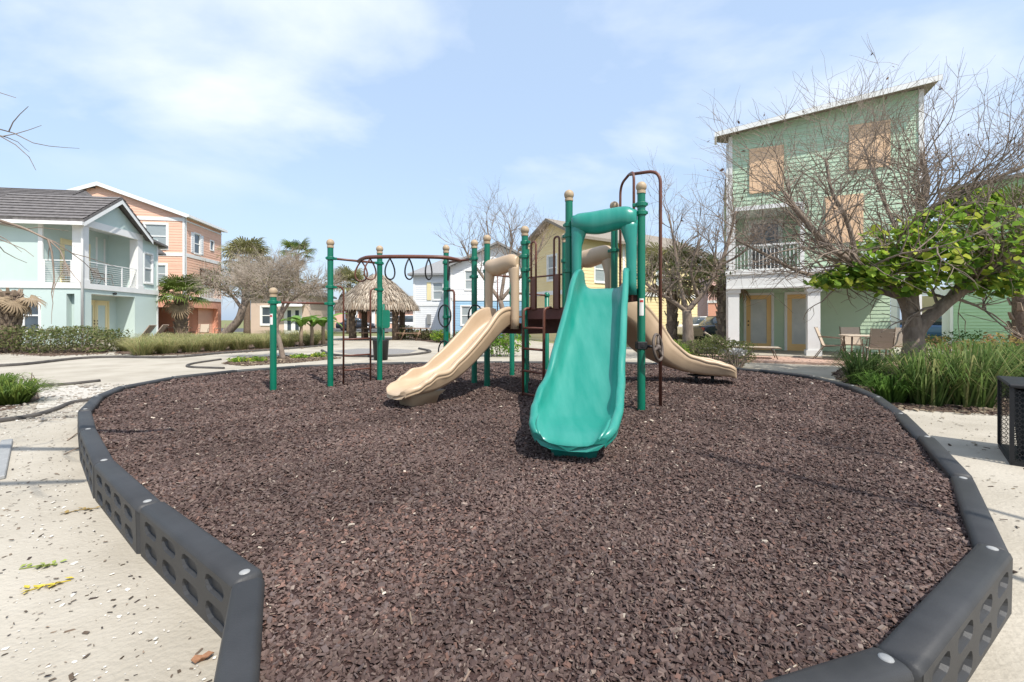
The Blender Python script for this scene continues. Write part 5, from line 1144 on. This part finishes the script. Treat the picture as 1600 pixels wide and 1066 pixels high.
# --- palms: trunk with leaf boots and a crown of separate fan fronds
def frond_mesh(seed, n=22, L=0.75):
    R = random.Random(seed); mb = MB()
    mb.tube([(0, 0, 0), (0.35, 0, 0.06), (0.65, 0, 0.02)], [0.014, 0.010, 0.007], 4, False)
    for i in range(n):
        a = -1.9+3.8*i/(n-1); l = L*(1-0.25*abs(a)/1.9)*R.uniform(0.9, 1.08); c, s_ = math.cos(a), math.sin(a)
        dirv = Vector((c, s_, 0.10)); side = Vector((-s_, c, 0))*0.030; o = Vector((0.62, 0, 0.02)); droop = R.uniform(0.12, 0.30)
        p1 = o+dirv*l*0.5; p2 = o+dirv*l*0.82+Vector((0, 0, -droop*0.45)); p3 = o+dirv*l*0.95+Vector((0, 0, -droop*1.3))
        mb.add([o, p1+side, p1-side, p2+side*0.8, p2-side*0.8, p3], [(0, 2, 1), (1, 2, 4, 3), (3, 4, 5)], True)
    return mb
LEAFG = mat('palm_frond_green', (0.17, 0.22, 0.05), (0.09, 0.13, 0.025), 4, 0.45, 0, transl=0.25)
LEAFY = mat('palm_frond_dusty', (0.27, 0.25, 0.11), (0.18, 0.18, 0.07), 4, 0.5, 0, transl=0.25)
DEADF = mat('dead_frond', (0.34, 0.26, 0.17), (0.22, 0.16, 0.10), 5, 0.9, 0, transl=0.1)
frond_me = {}
for key, mm in (('g', LEAFG), ('y', LEAFY), ('d', DEADF)):
    for k in range(2):
        ob = frond_mesh(k+3).build('frond', mm); me = ob.data; bpy.data.objects.remove(ob); frond_me[key, k] = me
boot_me = None
def palm(label, base, H, r, crown, nf=26, key='g', boots=40, seed=1, dead=3, lean=(0, 0), name='fan_palm', group=None):
    global boot_me
    R = random.Random(seed); root = thing(name, label, 'palm', base, 0, group)
    top = Vector((lean[0], lean[1], H)); mb = MB()
    mb.tube(spline([(0, 0, -0.05), tuple(top*0.5+Vector((lean[0]*.1, 0, 0))), tuple(top)], 6), [r*1.15]+[r]*11+[r*0.8], 12); mb.build('trunk', M['palmbark'], root)
    if boots:
        if boot_me is None:
            b_ = MB(); b_.add([(0, -0.06, 0), (0, 0.06, 0), (0.05, 0.05, 0.02), (0.05, -0.05, 0.02), (0.10, -0.03, 0.20), (0.10, 0.03, 0.20), (0.07, 0.03, 0.21), (0.07, -0.03, 0.21)], [(0, 3, 2, 1), (3, 4, 5, 2), (0, 7, 4, 3), (1, 2, 5, 6), (4, 7, 6, 5), (0, 1, 6, 7)])
            ob = b_.build('boot', M['boot']); boot_me = ob.data; bpy.data.objects.remove(ob)
        for k in range(boots):
            f_ = k/boots; o = bpy.data.objects.new('boot', boot_me); COL.objects.link(o); o.parent = root
            a = k*2.4; p = top*(0.12+0.86*f_); o.location = p+Vector((math.cos(a)*(r-0.03), math.sin(a)*(r-0.03), 0)); o.rotation_euler = (0, R.uniform(-0.1, 0.25), a+R.uniform(-.2, .2)); o.scale = [min(1.15, r/0.16)]*3
    for k in range(nf+dead):
        dd = k >= nf; o = bpy.data.objects.new('frond', frond_me['d' if dd else key, k % 2]); COL.objects.link(o); o.parent = root
        a = k*2.39996; f_ = k/max(nf, 1)
        el = -1.15+1.5*f_ if not dd else R.uniform(0.5, 1.2)
        o.location = top+Vector((math.cos(a), math.sin(a), 0))*r*0.4
        o.rotation_mode = 'XYZ'; o.rotation_euler = (R.uniform(-.35, .35), el+R.uniform(-.15, .15), a+R.uniform(-.2, .2)); o.scale = [crown*R.uniform(0.85, 1.1)]*3
    return root
def pb(px, py): g_ = GP(px, py); return (g_.x, g_.y, 0)
palm('short fan palm with glossy green crown and booted trunk before the peach house', (PX(283, 500, 27).x, 27, 0), 2.75, 0.33, 1.15, 30, 'g', 46, 3, 2)
palm('full dusty-green fan palm towering behind the tangle of dry twigs', (PX(386, 500, 36).x, 36, 0), 6.1, 0.25, 1.7, 34, 'y', 0, 4, 4)
palm('slim tall fan palm with an open crown, above the leaning pale-trunked tree', (PX(464, 500, 38).x, 38, 0), 6.9, 0.18, 1.25, 18, 'g', 0, 5, 1)
palm('dusty fan palm peeping up behind the thatched hut', (PX(545, 500, 40).x, 40, 0), 4.4, 0.2, 1.6, 24, 'y', 0, 6, 3)
palm('low dusty fan palm beside the yellow house wall behind the bare tree', (PX(1050, 500, 19).x, 19, 0), 3.2, 0.22, 1.25, 26, 'y', 24, 7, 5)
palm('booted fan palm trunk beside the mint green house porch column', (PX(1131, 500, 17.5).x, 17.5, 0), 3.0, 0.24, 0.95, 16, 'y', 44, 8, 4)
palm('fan palm with shaggy trunk in front of the second green house', (PX(1597, 500, 12.5).x, 12.5, 0), 4.2, 0.20, 0.9, 18, 'g', 44, 9, 2)
palm('squat palm with a shaggy brown trunk and withered fronds beside the hedge', (PX(14, 500, 17.0).x, 17.0, 0), 2.35, 0.30, 0.85, 0, 'd', 110, 10, 9)

# --- hedges and shrubs: leafy shells over a twiggy core
def shrub(name, label, c, r, n, leaf, cols, twigs=18, cat='shrub', group=None, shape='thin', box=False):
    root = thing(name, label, cat, (c[0], c[1], 0), 0, group)
    if box:
        C = np.stack([rng.uniform(-r[0], r[0], n), rng.uniform(-r[1], r[1], n), rng.uniform(0.1, 2*r[2], n)], 1)
        k = (np.abs(C[:, 0]) > r[0]*0.9) | (np.abs(C[:, 1]) > r[1]*0.55) | (C[:, 2] > 1.5*r[2]) | (rng.random(n) < 0.3); C = C[k]
        C[:, 2] += 0.10*np.sin(C[:, 0]*3.1+1)+0.05*np.sin(C[:, 0]*7.7); C[:, 1] += 0.10*np.sin(C[:, 0]*2.3)
    else:
        C = ellipsoid(n, (0, 0, r[2]), r); C[:, 2] = np.maximum(C[:, 2], 0.05)
    leaf_mesh('foliage', C, leaf, M['leaf'], root, cols, 0.3, shape)
    mb = MB()
    for k in range(twigs):
        x = random.uniform(-r[0], r[0])*0.8 if box else random.uniform(-r[0], r[0])*0.25; y = random.uniform(-r[1], r[1])*0.3
        e = Vector((x*(1.1 if box else 3.0)+random.uniform(-.15, .15), y*2.5, 2*r[2]*random.uniform(0.6, 0.95))); m_ = Vector((x, y, 0)).lerp(e, 0.5)+Vector((random.uniform(-.08, .08), random.uniform(-.08, .08), 0))
        mb.tube([(x, y, -0.02), tuple(m_), tuple(e)], [0.016, 0.010, 0.005], 4, False)
    mb.build('stems', M['twig'], root); return root
HED = [(0.17, 0.21, 0.07), (0.22, 0.25, 0.09), (0.11, 0.14, 0.05), (0.30, 0.28, 0.15)]
pA = GP(0, 552); pB = GP(165, 550)
sh = shrub('hedge', 'twiggy low green hedge in front of the aqua house', ((pA.x+pB.x)/2-1.4, 16.8), (3.6, 0.75, 0.46), 11000, 0.11, HED, 90, 'hedge', None, 'thin', True); sh.rotation_euler.z = 0.10
shrub('hedge', 'low dense green hedge round the foot of the bare grey tree', (PX(1100, 500, 13.3).x+0.1, 13.3), (1.25, 0.55, 0.33), 4500, 0.08, HED, 30, 'hedge', None, 'thin', True)
shrub('shrub', 'bright green rounded shrub beside the exit of the curved tan slide', (PX(1048, 500, 12.0).x, 12.0), (0.55, 0.5, 0.36), 1300, 0.07, GREENS, 12)
ws = shrub('flowering_shrub', 'sparse leggy shrub with a tuft of white blossoms by the patio edge', (PX(1150, 500, 11.6).x, 11.6), (0.55, 0.4, 0.30), 260, 0.06, HED, 26)
leaf_mesh('blossoms', ellipsoid(160, (0.0, -0.1, 0.42), (0.22, 0.2, 0.10)), 0.055, M['leaf'], ws, [(0.75, 0.73, 0.70), (0.68, 0.65, 0.62)], 0.3)
for px, py, r, cols, lab in ((634, 531, 0.75, HED, 'rounded dark green shrub at the corner of the white house'), (668, 532, 0.55, DUSTY, 'thin dusty shrub under the white house window'), (688, 535, 0.6, GREENS, 'yellow-green shrub beside the blue house'), (720, 536, 0.55, GREENS, 'small bright shrub seen below the overhead bar posts'), (655, 529, .5, HED, 'low shrub by the grey meter box on the white house')):
    g_ = GP(px, py); shrub('shrub', lab, (g_.x, g_.y), (r, r, r*0.62), 700, 0.13, cols, 10)
shrub('clipped_hedge', 'clipped dark hedge before the second green house', (PX(1500, 500, 13.5).x, 13.5), (1.7, 0.5, 0.40), 2600, 0.08, [(0.05, 0.10, 0.025), (0.08, 0.14, 0.03)], 24, 'hedge', None, 'thin', True)
shrub('croton_shrub', 'yellow and copper leaved shrub between hedge and tall grasses', (PX(1560, 500, 10.4).x, 10.4), (1.7, 0.5, 0.40), 1900, 0.09, [(0.36, 0.28, 0.09), (0.42, 0.26, 0.15), (0.22, 0.22, 0.06)], 20, 'shrub', None, 'thin', True)
shrub('bright_shrub', 'bright lime green bush seen beneath the play deck', (PX(780, 500, 15.0).x, 15.0), (1.1, 0.6, 0.62), 1500, 0.11, [(0.22, 0.36, 0.05), (0.14, 0.27, 0.04)], 14)

# --- grass clumps
def grass_mesh(n, h, spread, w, cols, seed, droop=0.5):
    r_ = np.random.default_rng(seed); V = []; Fc = []; Cc = []
    for i in range(n):
        a = r_.uniform(0, 2*PI); rr = spread*0.28*math.sqrt(r_.random()); b = np.array([rr*math.cos(a), rr*math.sin(a), 0])
        a2 = a+r_.normal(0, 0.5); d = np.array([math.cos(a2), math.sin(a2), 0]); sd = np.array([-d[1], d[0], 0])*w*r_.uniform(0.7, 1.2)
        hh = h*r_.uniform(0.6, 1.1); out = spread*r_.uniform(0.15, 0.9); dr = droop*r_.uniform(0.2, 1.0)
        pts_ = [b, b+d*out*0.25+np.array([0, 0, hh*0.5]), b+d*out*0.62+np.array([0, 0, hh*0.88]), b+d*out+np.array([0, 0, hh*(1-dr*0.5)])]
        o = len(V)
        for k, p in enumerate(pts_[:3]): V += [p-sd*(1-0.22*k), p+sd*(1-0.22*k)]
        V += [pts_[3], pts_[3]+np.array([0.0, 0.0, 0.002])]
        Fc += [(o, o+1, o+3, o+2), (o+2, o+3, o+5, o+4), (o+4, o+5, o+7, o+6)]
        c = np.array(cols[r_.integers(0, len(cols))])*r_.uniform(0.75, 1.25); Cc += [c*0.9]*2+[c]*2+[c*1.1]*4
    return np.array(V), np.array(Fc), np.array(Cc)
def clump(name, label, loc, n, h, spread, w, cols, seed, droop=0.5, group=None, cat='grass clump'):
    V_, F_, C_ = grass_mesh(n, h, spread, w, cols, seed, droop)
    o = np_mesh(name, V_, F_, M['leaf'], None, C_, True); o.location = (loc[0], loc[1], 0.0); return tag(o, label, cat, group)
MUH = [(0.36, 0.37, 0.16), (0.45, 0.42, 0.20), (0.29, 0.33, 0.13), (0.52, 0.45, 0.24)]
base_cl = None
for k in range(17):
    f_ = k/16; px = 205+f_*300; py = 552-17*f_+(4 if k % 2 else -3)
    g_ = GP(px, py)
    if base_cl is None:
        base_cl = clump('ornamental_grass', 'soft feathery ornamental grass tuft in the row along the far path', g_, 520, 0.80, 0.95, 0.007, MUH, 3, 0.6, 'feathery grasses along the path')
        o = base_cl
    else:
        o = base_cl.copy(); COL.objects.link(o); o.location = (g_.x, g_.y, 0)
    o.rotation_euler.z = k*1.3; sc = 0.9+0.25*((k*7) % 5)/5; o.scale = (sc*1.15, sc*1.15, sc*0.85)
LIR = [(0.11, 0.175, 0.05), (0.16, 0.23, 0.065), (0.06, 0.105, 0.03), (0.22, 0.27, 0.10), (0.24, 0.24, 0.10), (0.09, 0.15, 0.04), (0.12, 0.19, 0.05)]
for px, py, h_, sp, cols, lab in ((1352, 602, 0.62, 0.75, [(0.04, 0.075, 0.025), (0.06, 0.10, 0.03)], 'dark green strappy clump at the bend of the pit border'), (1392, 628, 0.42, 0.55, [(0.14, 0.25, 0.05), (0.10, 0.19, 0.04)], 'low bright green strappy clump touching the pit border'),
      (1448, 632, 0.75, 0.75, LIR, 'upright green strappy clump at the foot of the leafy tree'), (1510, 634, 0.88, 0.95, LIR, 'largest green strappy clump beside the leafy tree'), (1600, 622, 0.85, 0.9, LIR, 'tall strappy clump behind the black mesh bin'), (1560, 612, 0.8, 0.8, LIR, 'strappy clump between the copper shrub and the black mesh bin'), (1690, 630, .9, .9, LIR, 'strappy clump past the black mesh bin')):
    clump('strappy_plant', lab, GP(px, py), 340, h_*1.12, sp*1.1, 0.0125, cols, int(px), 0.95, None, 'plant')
clump('strappy_plant', 'low leafy green plant in the small bed beside the shell gravel', GP(18, 632), 420, 0.36, 0.60, 0.013, [(0.12, 0.19, 0.04), (0.18, 0.24, 0.05), (0.09, 0.14, 0.03)], 9, 0.8, None, 'plant')
clump('strappy_plant', 'second low leafy plant of the shell gravel bed, behind the first', GP(-10, 618), 320, 0.36, 0.55, 0.013, [(0.12, 0.19, 0.04), (0.16, 0.22, 0.05)], 12, 0.8, None, 'plant')
shrub('seedling', 'slender leafy seedling standing at the end of the shell gravel bed', (GP(46, 622).x, GP(46, 622).y), (0.10, 0.10, 0.22), 60, 0.05, GREENS, 5, 'plant')
for px, py, lab in ((372, 567, 'tiny green groundcover plant at the near tip of the island bed'), (402, 566, 'tiny green groundcover plant left of the pale leaning trunk'), (468, 561, 'tiny green groundcover plant right of the pale leaning trunk'), (500, 559, 'tiny green groundcover plant at the far tip of the island bed')):
    g_ = GP(px, py); shrub('groundcover_plant', lab, (g_.x, g_.y), (0.32, 0.25, 0.09), 170, 0.09, GREENS, 3, 'plant')
# banana plants behind the grasses: broad leaves one by one
bl = MB(); n_ = 7
vs = []
for i in range(n_+1):
    f_ = i/n_; w_ = 0.19*math.sin(PI*min(1, f_*0.93+0.07))**0.7; vs += [(f_*1.4, -w_, 0.9*f_-0.95*f_*f_+0.05*abs(w_)), (f_*1.4, 0, 0.9*f_-0.95*f_*f_-0.03), (f_*1.4, w_, 0.9*f_-0.95*f_*f_+0.05*abs(w_))]
bl.add(vs, [(3*i+k, 3*i+3+k, 3*i+4+k, 3*i+1+k) for i in range(n_) for k in (0, 1)], True)
ob = bl.build('leaf', mat('banana_leaf', (0.19, 0.33, 0.06), (0.12, 0.23, 0.04), 3, 0.4, 0, transl=0.3)); ban_me = ob.data; bpy.data.objects.remove(ob)
for k, (px, lab) in enumerate(((470, 'broad-leaved banana plant next to the pale leaning trunk'), (487, 'tallest broad-leaved banana plant in the grass bed'), (505, 'broad-leaved banana plant by the tall climbing post'))):
    z_ = 20.5+k*0.5; root = thing('banana_plant', lab, 'plant', (PX(px, 500, z_).x, z_, 0), k, 'banana plants')
    mb = MB(); mb.tube([(0, 0, -0.02), (0.02, 0, 0.7), (0.0, 0.03, 1.2)], [0.10, 0.08, 0.05], 8); mb.build('stem', M['boot'], root)
    for j in range(8):
        o = bpy.data.objects.new('leaf', ban_me); COL.objects.link(o); o.parent = root; o.location = (0, 0, 0.85+0.05*j); o.rotation_euler = (random.uniform(-.3, .3), -0.35+0.1*j-random.uniform(0, .4), j*2.4); o.scale = [random.uniform(0.7, 0.95)]*3

# ------------------------------------------------------------------ thatched hut
zt = 28.0; hx = PX(590, 500, zt).x
hut = thing('thatched_hut', 'round thatched hut on palm trunk posts beyond the gravel pad', 'hut', (hx, zt, 0))
mb = MB(); mb.lathe([(2.62, 1.85), (2.2, 2.35), (1.3, 3.35), (0.35, 3.92), (0.05, 3.98)], 20); mb.lathe([(2.4, 1.95), (0.1, 3.6)], 20); mb.build('roof_core', M['thatchcore'], hut)
n = 5200; a_ = rng.uniform(0, 2*PI, n); f_ = rng.random(n)**0.75
rad = 0.2+2.4*f_; zz = 4.08-2.06*f_**1.25+0.05*rng.normal(size=n)
ln = rng.uniform(0.26, 0.46, n); wd_ = rng.uniform(0.012, 0.035, n)
er = np.stack([np.cos(a_), np.sin(a_), np.zeros(n)], 1); et = np.stack([-np.sin(a_), np.cos(a_), np.zeros(n)], 1)
p0 = er*rad[:, None]+np.array([0, 0, 1])*(zz+0.05)[:, None]
sl_ = np.where(f_ > 0.8, 0.35, 0.72)
dv = er*sl_[:, None]*ln[:, None]-np.array([0, 0, 1])*(np.sqrt(1-sl_**2)*ln)[:, None]+et*(rng.normal(0, 0.12, n)*ln)[:, None]
p1 = p0+dv*0.6+np.array([0, 0, 0.03]); p2 = p0+dv
sw = et*wd_[:, None]
V = np.stack([p0-sw, p0+sw, p1-sw, p1+sw, p2-sw*0.3, p2+sw*0.3], 1).reshape(-1, 3); Fb = np.array([[0, 1, 3, 2], [2, 3, 5, 4]])
cs = np.array([(0.42, 0.35, 0.27), (0.33, 0.265, 0.20), (0.52, 0.45, 0.36), (0.25, 0.20, 0.155)])[rng.integers(0, 4, n)]*rng.uniform(0.8, 1.2, (n, 1))
o = np_mesh('thatch', V, (Fb[None]+np.arange(n)[:, None, None]*6).reshape(-1, 4), M['thatch'], hut, np.repeat(cs, 6, 0)); o['kind'] = 'stuff'
for x, y_ in ((-1.25, -0.9), (1.35, -0.7), (-1.2, 1.2), (1.3, 1.2)):
    mb = MB(); mb.tube([(x, y_, -0.02), (x-0.05, y_, 1.2), (x, y_, 2.4)], [0.24, 0.19, 0.17], 10); o = mb.build('trunk_post', M['palmbark'], hut)
    if y_ < 0:
        for k in range(30):
            b_ = bpy.data.objects.new('boot', boot_me); COL.objects.link(b_); b_.parent = o; a = k*2.4; b_.location = (x+math.cos(a)*0.15, y_+math.sin(a)*0.15, 0.1+k*0.06); b_.rotation_euler = (0, 0.1, a)
# picnic table under the hut
def picnic(label, loc, rz, group=None):
    t_ = thing('picnic_table', label, 'table', loc, rz, group)
    for k in range(4): mb = MB(); mb.bbox(-0.9, 0.9, -0.38+k*0.195, -0.205+k*0.195, 0.72, 0.76, 0.006); mb.build('table_plank', M['wood'], t_)
    for y_ in (-0.72, 0.72): mb = MB(); mb.bbox(-0.9, 0.9, y_-0.13, y_+0.13, 0.43, 0.47, 0.006); mb.build('bench_plank', M['wood'], t_)
    for x in (-0.6, 0.6):
        mb = MB(); mb.tube([(x, -0.7, 0), (x, -0.25, 0.72)], 0.04, 6); mb.tube([(x, 0.7, 0), (x, 0.25, 0.72)], 0.04, 6); mb.tube([(x, -0.8, 0.40), (x, 0.8, 0.40)], 0.035, 6); mb.build('leg_frame', M['wood'], t_)
picnic('brown plank picnic table under the thatched hut', (hx-0.2, zt-0.2, 0), 0.3)
picnic('brown plank picnic table beside the hut on the pale path', (hx+2.6, zt-0.8, 0), -0.5)
# ------------------------------------------------------------------ litter bin with sign board, mesh bin
g_ = GP(595, 563); bn = thing('waste_station', 'black litter bin with a rounded green board on a post beyond the pit', 'litter bin', (g_.x, g_.y, 0))
mb = MB(); mb.lathe([(0.001, 0.02), (0.21, 0.02), (0.245, 0.60), (0.255, 0.62), (0.235, 0.62), (0.2, 0.1)], 16); mb.build('bin', M['dark'], bn)
mb = MB(); mb.tube([(0.0, 0.30, -0.02), (0.0, 0.30, 1.75)], 0.035, 8); mb.build('pole', M['green'], bn)
o_ = []
for cx, cz, a0 in ((0.15, 1.05, -PI/2), (0.15, 1.50, 0), (-0.15, 1.50, PI/2), (-0.15, 1.05, PI)):
    for k in range(4): a = a0+PI/2*k/3; o_.append((cx+0.06*math.cos(a), 0.24, cz+0.06*math.sin(a)))
mb = MB(); mb.prism(o_, (0, 0.03, 0)); mb.build('board', M['green'], bn)
mbn = thing('mesh_bin', 'square black expanded-metal bin standing on the paving by the strappy clumps', 'bin', (GP(1581, 728).x, GP(1581, 728).y, 0.006), -0.74)
def lattice(mb, w_, h_, Mx, px_=0.030, pz_=0.044, t_=0.0048):
    nx = int(w_/px_); nz = int(h_/pz_)
    for i in range(nx):
        for j in range(nz):
            x = i*px_; z = j*pz_; c = (x+px_/2, z+pz_/2)
            O = [(c[0], z), (x+px_, c[1]), (c[0], z+pz_), (x, c[1])]; k = 0.68
            I = [(c[0]+(a-c[0])*k*0.84, c[1]+(b-c[1])*k*0.84) for a, b in O]
            mb.add([Mx @ Vector((a, 0, b)) for a, b in O+I], [(n_, (n_+1) % 4, 4+(n_+1) % 4, 4+n_) for n_ in range(4)])
bw, bd, bh = 0.75, 0.75, 0.66
for Mx in (Matrix.Translation((0, 0, 0.03)), Matrix.Translation((0, bd, 0.03)), Matrix.Rotation(PI/2, 4, 'Z') @ Matrix.Translation((0, 0, 0.03)), Matrix.Translation((bw, 0, 0)) @ Matrix.Rotation(PI/2, 4, 'Z') @ Matrix.Translation((0, 0, 0.03))):
    mb = MB(); lattice(mb, bw, bh-0.03, Mx); mb.build('mesh_panel', M['dark'], mbn)
mb = MB(); mb.bbox(-0.02, bw+0.02, -0.02, bd+0.02, bh, bh+0.035, 0.01); mb.build('lid', M['dark'], mbn)
mb = MB(); mb.box(-0.01, bw+0.01, -0.01, bd+0.01, 0.0, 0.03); mb.build('base', M['dark'], mbn)
for x, y_ in ((0, 0), (bw, 0), (0, bd), (bw, bd)): mb = MB(); mb.box(x-0.014, x+0.014, y_-0.014, y_+0.014, 0.03, bh); mb.build('corner_post', M['dark'], mbn)
mb = MB(); mb.lathe([(0.30, 0.05), (0.34, 0.62), (0.33, 0.62), (0.29, 0.06)], 14, (bw/2, bd/2, 0)); mb.build('liner', M['rubber'], mbn)

# ------------------------------------------------------------------ patio furniture
def sling_chair(label, loc, rz, group=None):
    c = thing('patio_chair', label, 'chair', loc, rz, group)
    mb = MB(); mb.add([(-0.24, -0.22, 0.43), (0.24, -0.22, 0.43), (0.24, 0.20, 0.39), (-0.24, 0.20, 0.39), (-0.24, -0.22, 0.415), (0.24, -0.22, 0.415), (0.24, 0.20, 0.375), (-0.24, 0.20, 0.375)], [(0, 1, 2, 3), (7, 6, 5, 4), (0, 4, 5, 1), (2, 6, 7, 3)]); mb.build('seat', M['sling'], c)
    mb = MB(); mb.add([(-0.24, 0.21, 0.40), (0.24, 0.21, 0.40), (0.24, 0.40, 0.95), (-0.24, 0.40, 0.95), (-0.24, 0.23, 0.40), (0.24, 0.23, 0.40), (0.24, 0.42, 0.95), (-0.24, 0.42, 0.95)], [(0, 1, 2, 3), (7, 6, 5, 4), (2, 6, 7, 3), (0, 3, 7, 4), (1, 5, 6, 2)]); mb.build('backrest', M['sling'], c)
    for sg in (-1, 1):
        mb = MB(); mb.tube(fillet([(sg*0.26, 0.42, 0.97), (sg*0.26, 0.22, 0.40), (sg*0.26, -0.24, 0.43), (sg*0.26, -0.34, 0.0)], 0.08), 0.013, 6); mb.build('side_frame', M['bronze'], c)
        mb = MB(); mb.tube(fillet([(sg*0.27, 0.32, 0.68), (sg*0.29, -0.26, 0.64), (sg*0.27, -0.26, 0.42)], 0.07), 0.013, 6); mb.build('armrest', M['bronze'], c)
        mb = MB(); mb.tube([(sg*0.26, 0.20, 0.42), (sg*0.26, 0.46, 0.0)], 0.013, 6); mb.build('leg', M['bronze'], c)
    return c
ang = math.radians(-24.5)
def pat(x, y_, z=0.065): v = gm @ Vector((x, y_, z)); return v
pt = thing('patio_table', 'square tan patio table between sling chairs on the brick patio', 'table', pat(3.55, -0.75), ang)
mb = MB(); mb.bbox(-0.55, 0.55, -0.55, 0.55, 0.70, 0.735, 0.01); mb.build('table_top', M['sling'], pt)
for x in (-0.45, 0.45):
    for y_ in (-0.45, 0.45): mb = MB(); mb.tube([(x, y_, 0), (x*0.95, y_*0.95, 0.70)], 0.022, 6); mb.build('leg', M['bronze'], pt)
sling_chair('sling chair turned sideways by the middle white porch column', pat(2.72, -0.85), ang+PI/2-0.3)
sling_chair('sling chair with its back to the pit at the patio table', pat(3.60, -1.62), ang+PI)
sling_chair('sling chair against the green wall behind the patio table', pat(3.45, 0.10), ang)
sling_chair('sling chair nearest the leafy tree at the patio table', pat(4.45, -0.45), ang-0.6)
def lounger(label, loc, rz, up=0.95, group=None):
    c = thing('sun_lounger', label, 'lounger', loc, rz, group)
    mb = MB(); mb.box(-0.30, 0.30, -1.1, 0.35, 0.33, 0.35); mb.build('seat', M['sling'], c)
    ca, sa = math.cos(up), math.sin(up); mb = MB(); mb.box(-0.30, 0.30, 0, 0.78, 0, 0.02, Matrix.Translation((0, 0.35, 0.34)) @ Matrix.Rotation(up, 4, 'X')); mb.build('backrest', M['sling'], c)
    for sg in (-1, 1):
        mb = MB(); mb.tube([(sg*0.32, -1.12, 0.33), (sg*0.32, 0.36, 0.33), (sg*0.32, 0.36+0.80*ca, 0.33+0.80*sa)], 0.018, 6); mb.build('side_rail', M['bronze'], c)
        for y_ in (-0.9, 0.25): mb = MB(); mb.tube([(sg*0.32, y_, 0.33), (sg*0.32, y_-0.12, 0.0)], 0.016, 6); mb.build('leg', M['bronze'], c)
    return c
lounger('low sun lounger lying between the patio door and the pit', pat(0.2, -1.25), ang+PI/2, 0.6)
lounger('tan sling lounger with raised back next to the aqua porch', (PX(205, 500, 19.2).x, 19.2, 0.02), -1.25, 1.0, 'loungers by the aqua house')
lounger('tan sling lounger with raised back, farther along the aqua wall', (PX(228, 500, 20.6).x, 20.6, 0.02), -1.25, 1.0, 'loungers by the aqua house')
picnic('long wooden table at the foot of the booted palm by the peach house', (PX(272, 500, 28.5).x, 28.5, 0), 0.1)
sling_chair('sling chair in front of the salmon ground floor', (PX(318, 500, 30).x, 30, 0.0), 0.4); sling_chair('sling chair beside the leaning brown trunk', (PX(342, 500, 31).x, 31, 0.0), -0.9)
sling_chair('balcony chair behind the cable railing of the aqua house', AQ @ Vector((2.6, 0.9, 2.96)), math.radians(99)); sling_chair('balcony chair at the open corner of the aqua balcony', AQ @ Vector((0.9, 1.0, 2.96)), math.radians(60))
# ------------------------------------------------------------------ cars
def car(label, loc, rz, paint, suv=False):
    c = thing('parked_car', label, 'car', loc, rz); hh = 0.28 if suv else 0.0
    def sec(x, w_, z0, z1, b=0.10): return [(x, -w_, z0), (x, w_, z0), (x, w_, z1-b), (x, w_-b, z1), (x, -w_+b, z1), (x, -w_, z1-b)]
    mb = MB(); mb.loft([sec(-2.2, .70, .38, .78), sec(-2.1, .82, .30, .92), sec(-1.3, .89, .24, .98), (sec(0, .90, .22, .98)), sec(1.1, .89, .24, .95), sec(1.9, .84, .28, .84), sec(2.2, .68, .38, .68)]); body = mb.build('body', M[paint], c)
    mb = MB(); xr = -1.95 if suv else -1.55
    mb.loft([sec(xr, .72, .90, .96, .02), sec(xr+0.45, .66, .92, 1.42+hh, .08), sec(0.25, .68, .92, 1.46+hh, .08), sec(1.15, .72, .92, .97, .02)]); cab = mb.build('cabin', M['glass'], c)
    mb = MB(); mb.loft([sec(xr+0.5, .63, 1.40+hh, 1.455+hh, .03), sec(0.2, .65, 1.43+hh, 1.485+hh, .03)]); mb.build('roof_panel', M[paint], cab)
    for x in (-1.35, 1.35):
        for sg in (-1, 1):
            mb = MB(); Rm = Matrix.Translation((x, sg*0.80, 0.33)) @ Matrix.Rotation(PI/2, 4, 'X'); t_ = MB(); t_.lathe([(0.20, -0.11), (0.31, -0.11), (0.335, -0.07), (0.335, 0.07), (0.31, 0.11), (0.20, 0.11)], 18); mb.add([Rm @ Vector(v) for v in t_.v], t_.f, True); wh = mb.build('wheel', M['rubber'], c)
            mb = MB(); t_ = MB(); t_.lathe([(0.001, 0.09), (0.19, 0.08), (0.205, -0.09), (0.001, -0.09)], 14); mb.add([Rm @ Vector(v) for v in t_.v], t_.f, True); mb.build('rim', M['rim'], wh)
    for sg in (-1, 1):
        mb = MB(); mb.bbox(2.02, 2.17, sg*0.62-0.14, sg*0.62+0.14, 0.58, 0.70, 0.02); mb.build('headlight', M['lamp'], c)
        mb = MB(); mb.bbox(-2.2, -2.06, sg*0.62-0.13, sg*0.62+0.13, 0.68, 0.84, 0.02); mb.build('tail_light', M['redlamp'], c)
    return c
car('dark navy car parked before the orange row house', (PX(557, 500, 52).x, 52, 0), 0.2, 'carnavy')
car('white car parked behind the hut beside the white house', (PX(645, 500, 50).x, 50, 0), 0.1, 'carwhite', True)
car('blue car parked in the carport of the second green house', (PX(1462, 500, 23.5).x, 23.5, 0), -1.0, 'carblue')
car('white car parked behind the bare grey tree trunks', (PX(1104, 500, 29).x, 29, 0), 0.3, 'carwhite')
car('dark car parked before the pink house', (PX(1142, 500, 24.5).x, 24.5, 0), 0.2, 'carnavy')
